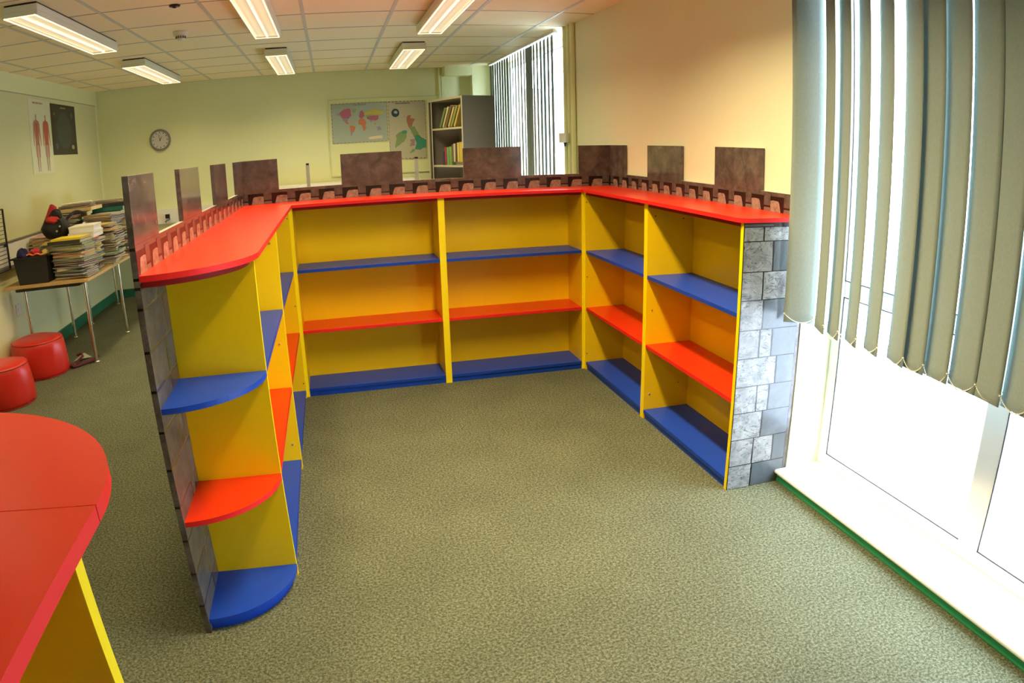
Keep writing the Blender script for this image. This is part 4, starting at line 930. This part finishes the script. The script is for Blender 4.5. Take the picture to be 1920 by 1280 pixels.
# low white-topped cupboard behind the back run
lc = thing('low_cupboard', (.5, 3.9, 0), 'low white-topped cupboard against the back wall, only its top showing', 'cupboard')
MB().box(-.36, 1.20, 3.80, 4.16, 1.125, 1.152).build('top', cm('glossy_white', (.86, .84, .76), .25), lc, bevel=.003)
MB().box(-.34, 1.18, 3.82, 4.15, 0, 1.125).build('carcass', M['cablight'], lc)
for a in (-.335, .43): MB().box(a, a + .75, 3.805, 3.82, .06, 1.05).build('door', M['cablight'], lc, bevel=.002)
# posts behind the back run
for i, (x_, lb) in enumerate(((.080, 'grey upright post with black cap behind the back parapet, left one'), (.955, 'grey black-capped post behind the back parapet, beside the grey cabinet'))):
    t = thing('upright_post', (x_, 1.5, 0), lb, 'post')
    MB().box(x_ - .014, x_ + .014, 1.485, 1.515, .01, 1.405).build('post', M['postgrey'], t, bevel=.003)
    MB().box(x_ - .012, x_ + .012, 1.487, 1.513, 1.405, 1.42).build('cap', M['blackpl'], t, bevel=.003)
    MB().box(x_ - .05, x_ + .05, 1.25, 1.75, 0, .02).build('foot', M['postgrey'], t, bevel=.003)

# ------------------------------------------------------------------ world, camera, view
w = bpy.data.worlds.new('overcast'); SC.world = w; w.use_nodes = True; nt = w.node_tree
bgn = nt.nodes['Background']
tc = nt.nodes.new('ShaderNodeTexCoord'); sp = nt.nodes.new('ShaderNodeSeparateXYZ'); rp_ = nt.nodes.new('ShaderNodeValToRGB')
nt.links.new(tc.outputs['Generated'], sp.inputs[0]); nt.links.new(sp.outputs['Z'], rp_.inputs[0])
rp_.color_ramp.elements[0].position = 0; rp_.color_ramp.elements[0].color = (.80, .88, 1, 1); rp_.color_ramp.elements[1].position = .7; rp_.color_ramp.elements[1].color = (.66, .80, 1, 1)
nt.links.new(rp_.outputs[0], bgn.inputs[0]); bgn.inputs[1].default_value = 22.5
for y0, y1 in ((WN0, WN1), (WF0, WF1)):
    o = area('daylight_portal', (2.45, (y0 + y1) / 2, 1.24), 2.36, y1 - y0, 1, (1, 1, 1), 180, (0, R(90), 0)); o.data.cycles.is_portal = True

cam = bpy.data.cameras.new('camera'); co = bpy.data.objects.new('camera', cam); COL.objects.link(co); SC.camera = co
cam.type = 'PANO'; cam.sensor_width = 36; cam.sensor_height = 24; cam.sensor_fit = 'AUTO'
K = (0.04028138103262133, 4.132403882190677e-06, -4.187856969048917e-06, 3.762797632460856e-08)
cam.panorama_type = 'FISHEYE_LENS_POLYNOMIAL'
cam.fisheye_fov = R(179); cam.fisheye_polynomial_k0 = 0
cam.fisheye_polynomial_k1, cam.fisheye_polynomial_k2, cam.fisheye_polynomial_k3, cam.fisheye_polynomial_k4 = [-k for k in K]
cam.clip_start = .02; cam.clip_end = 200
yaw, pit, rol = 0.2448113647477395, -0.2778531260342688, -0.02628398070535061
fw = Vector((math.sin(yaw) * math.cos(pit), math.cos(yaw) * math.cos(pit), math.sin(pit))); rt = Vector((math.cos(yaw), -math.sin(yaw), 0)); up = rt.cross(fw)
rt2 = rt * math.cos(rol) + up * math.sin(rol); up2 = -rt * math.sin(rol) + up * math.cos(rol)
mat = Matrix((rt2, up2, -fw)).transposed().to_4x4(); mat.translation = Vector((0.2703610662191474, -4.273498294127113, 1.493488914315454))
co.matrix_world = mat

SC.view_settings.view_transform = 'Standard'; SC.view_settings.look = 'None'; SC.view_settings.gamma = 1; SC.view_settings.use_curve_mapping = False
SC.view_settings.exposure = 0.0
SC.cycles.use_denoising = True
SC.cycles.max_bounces = 10; SC.cycles.diffuse_bounces = 6; SC.cycles.transparent_max_bounces = 12
SC.cycles.sample_clamp_indirect = 8
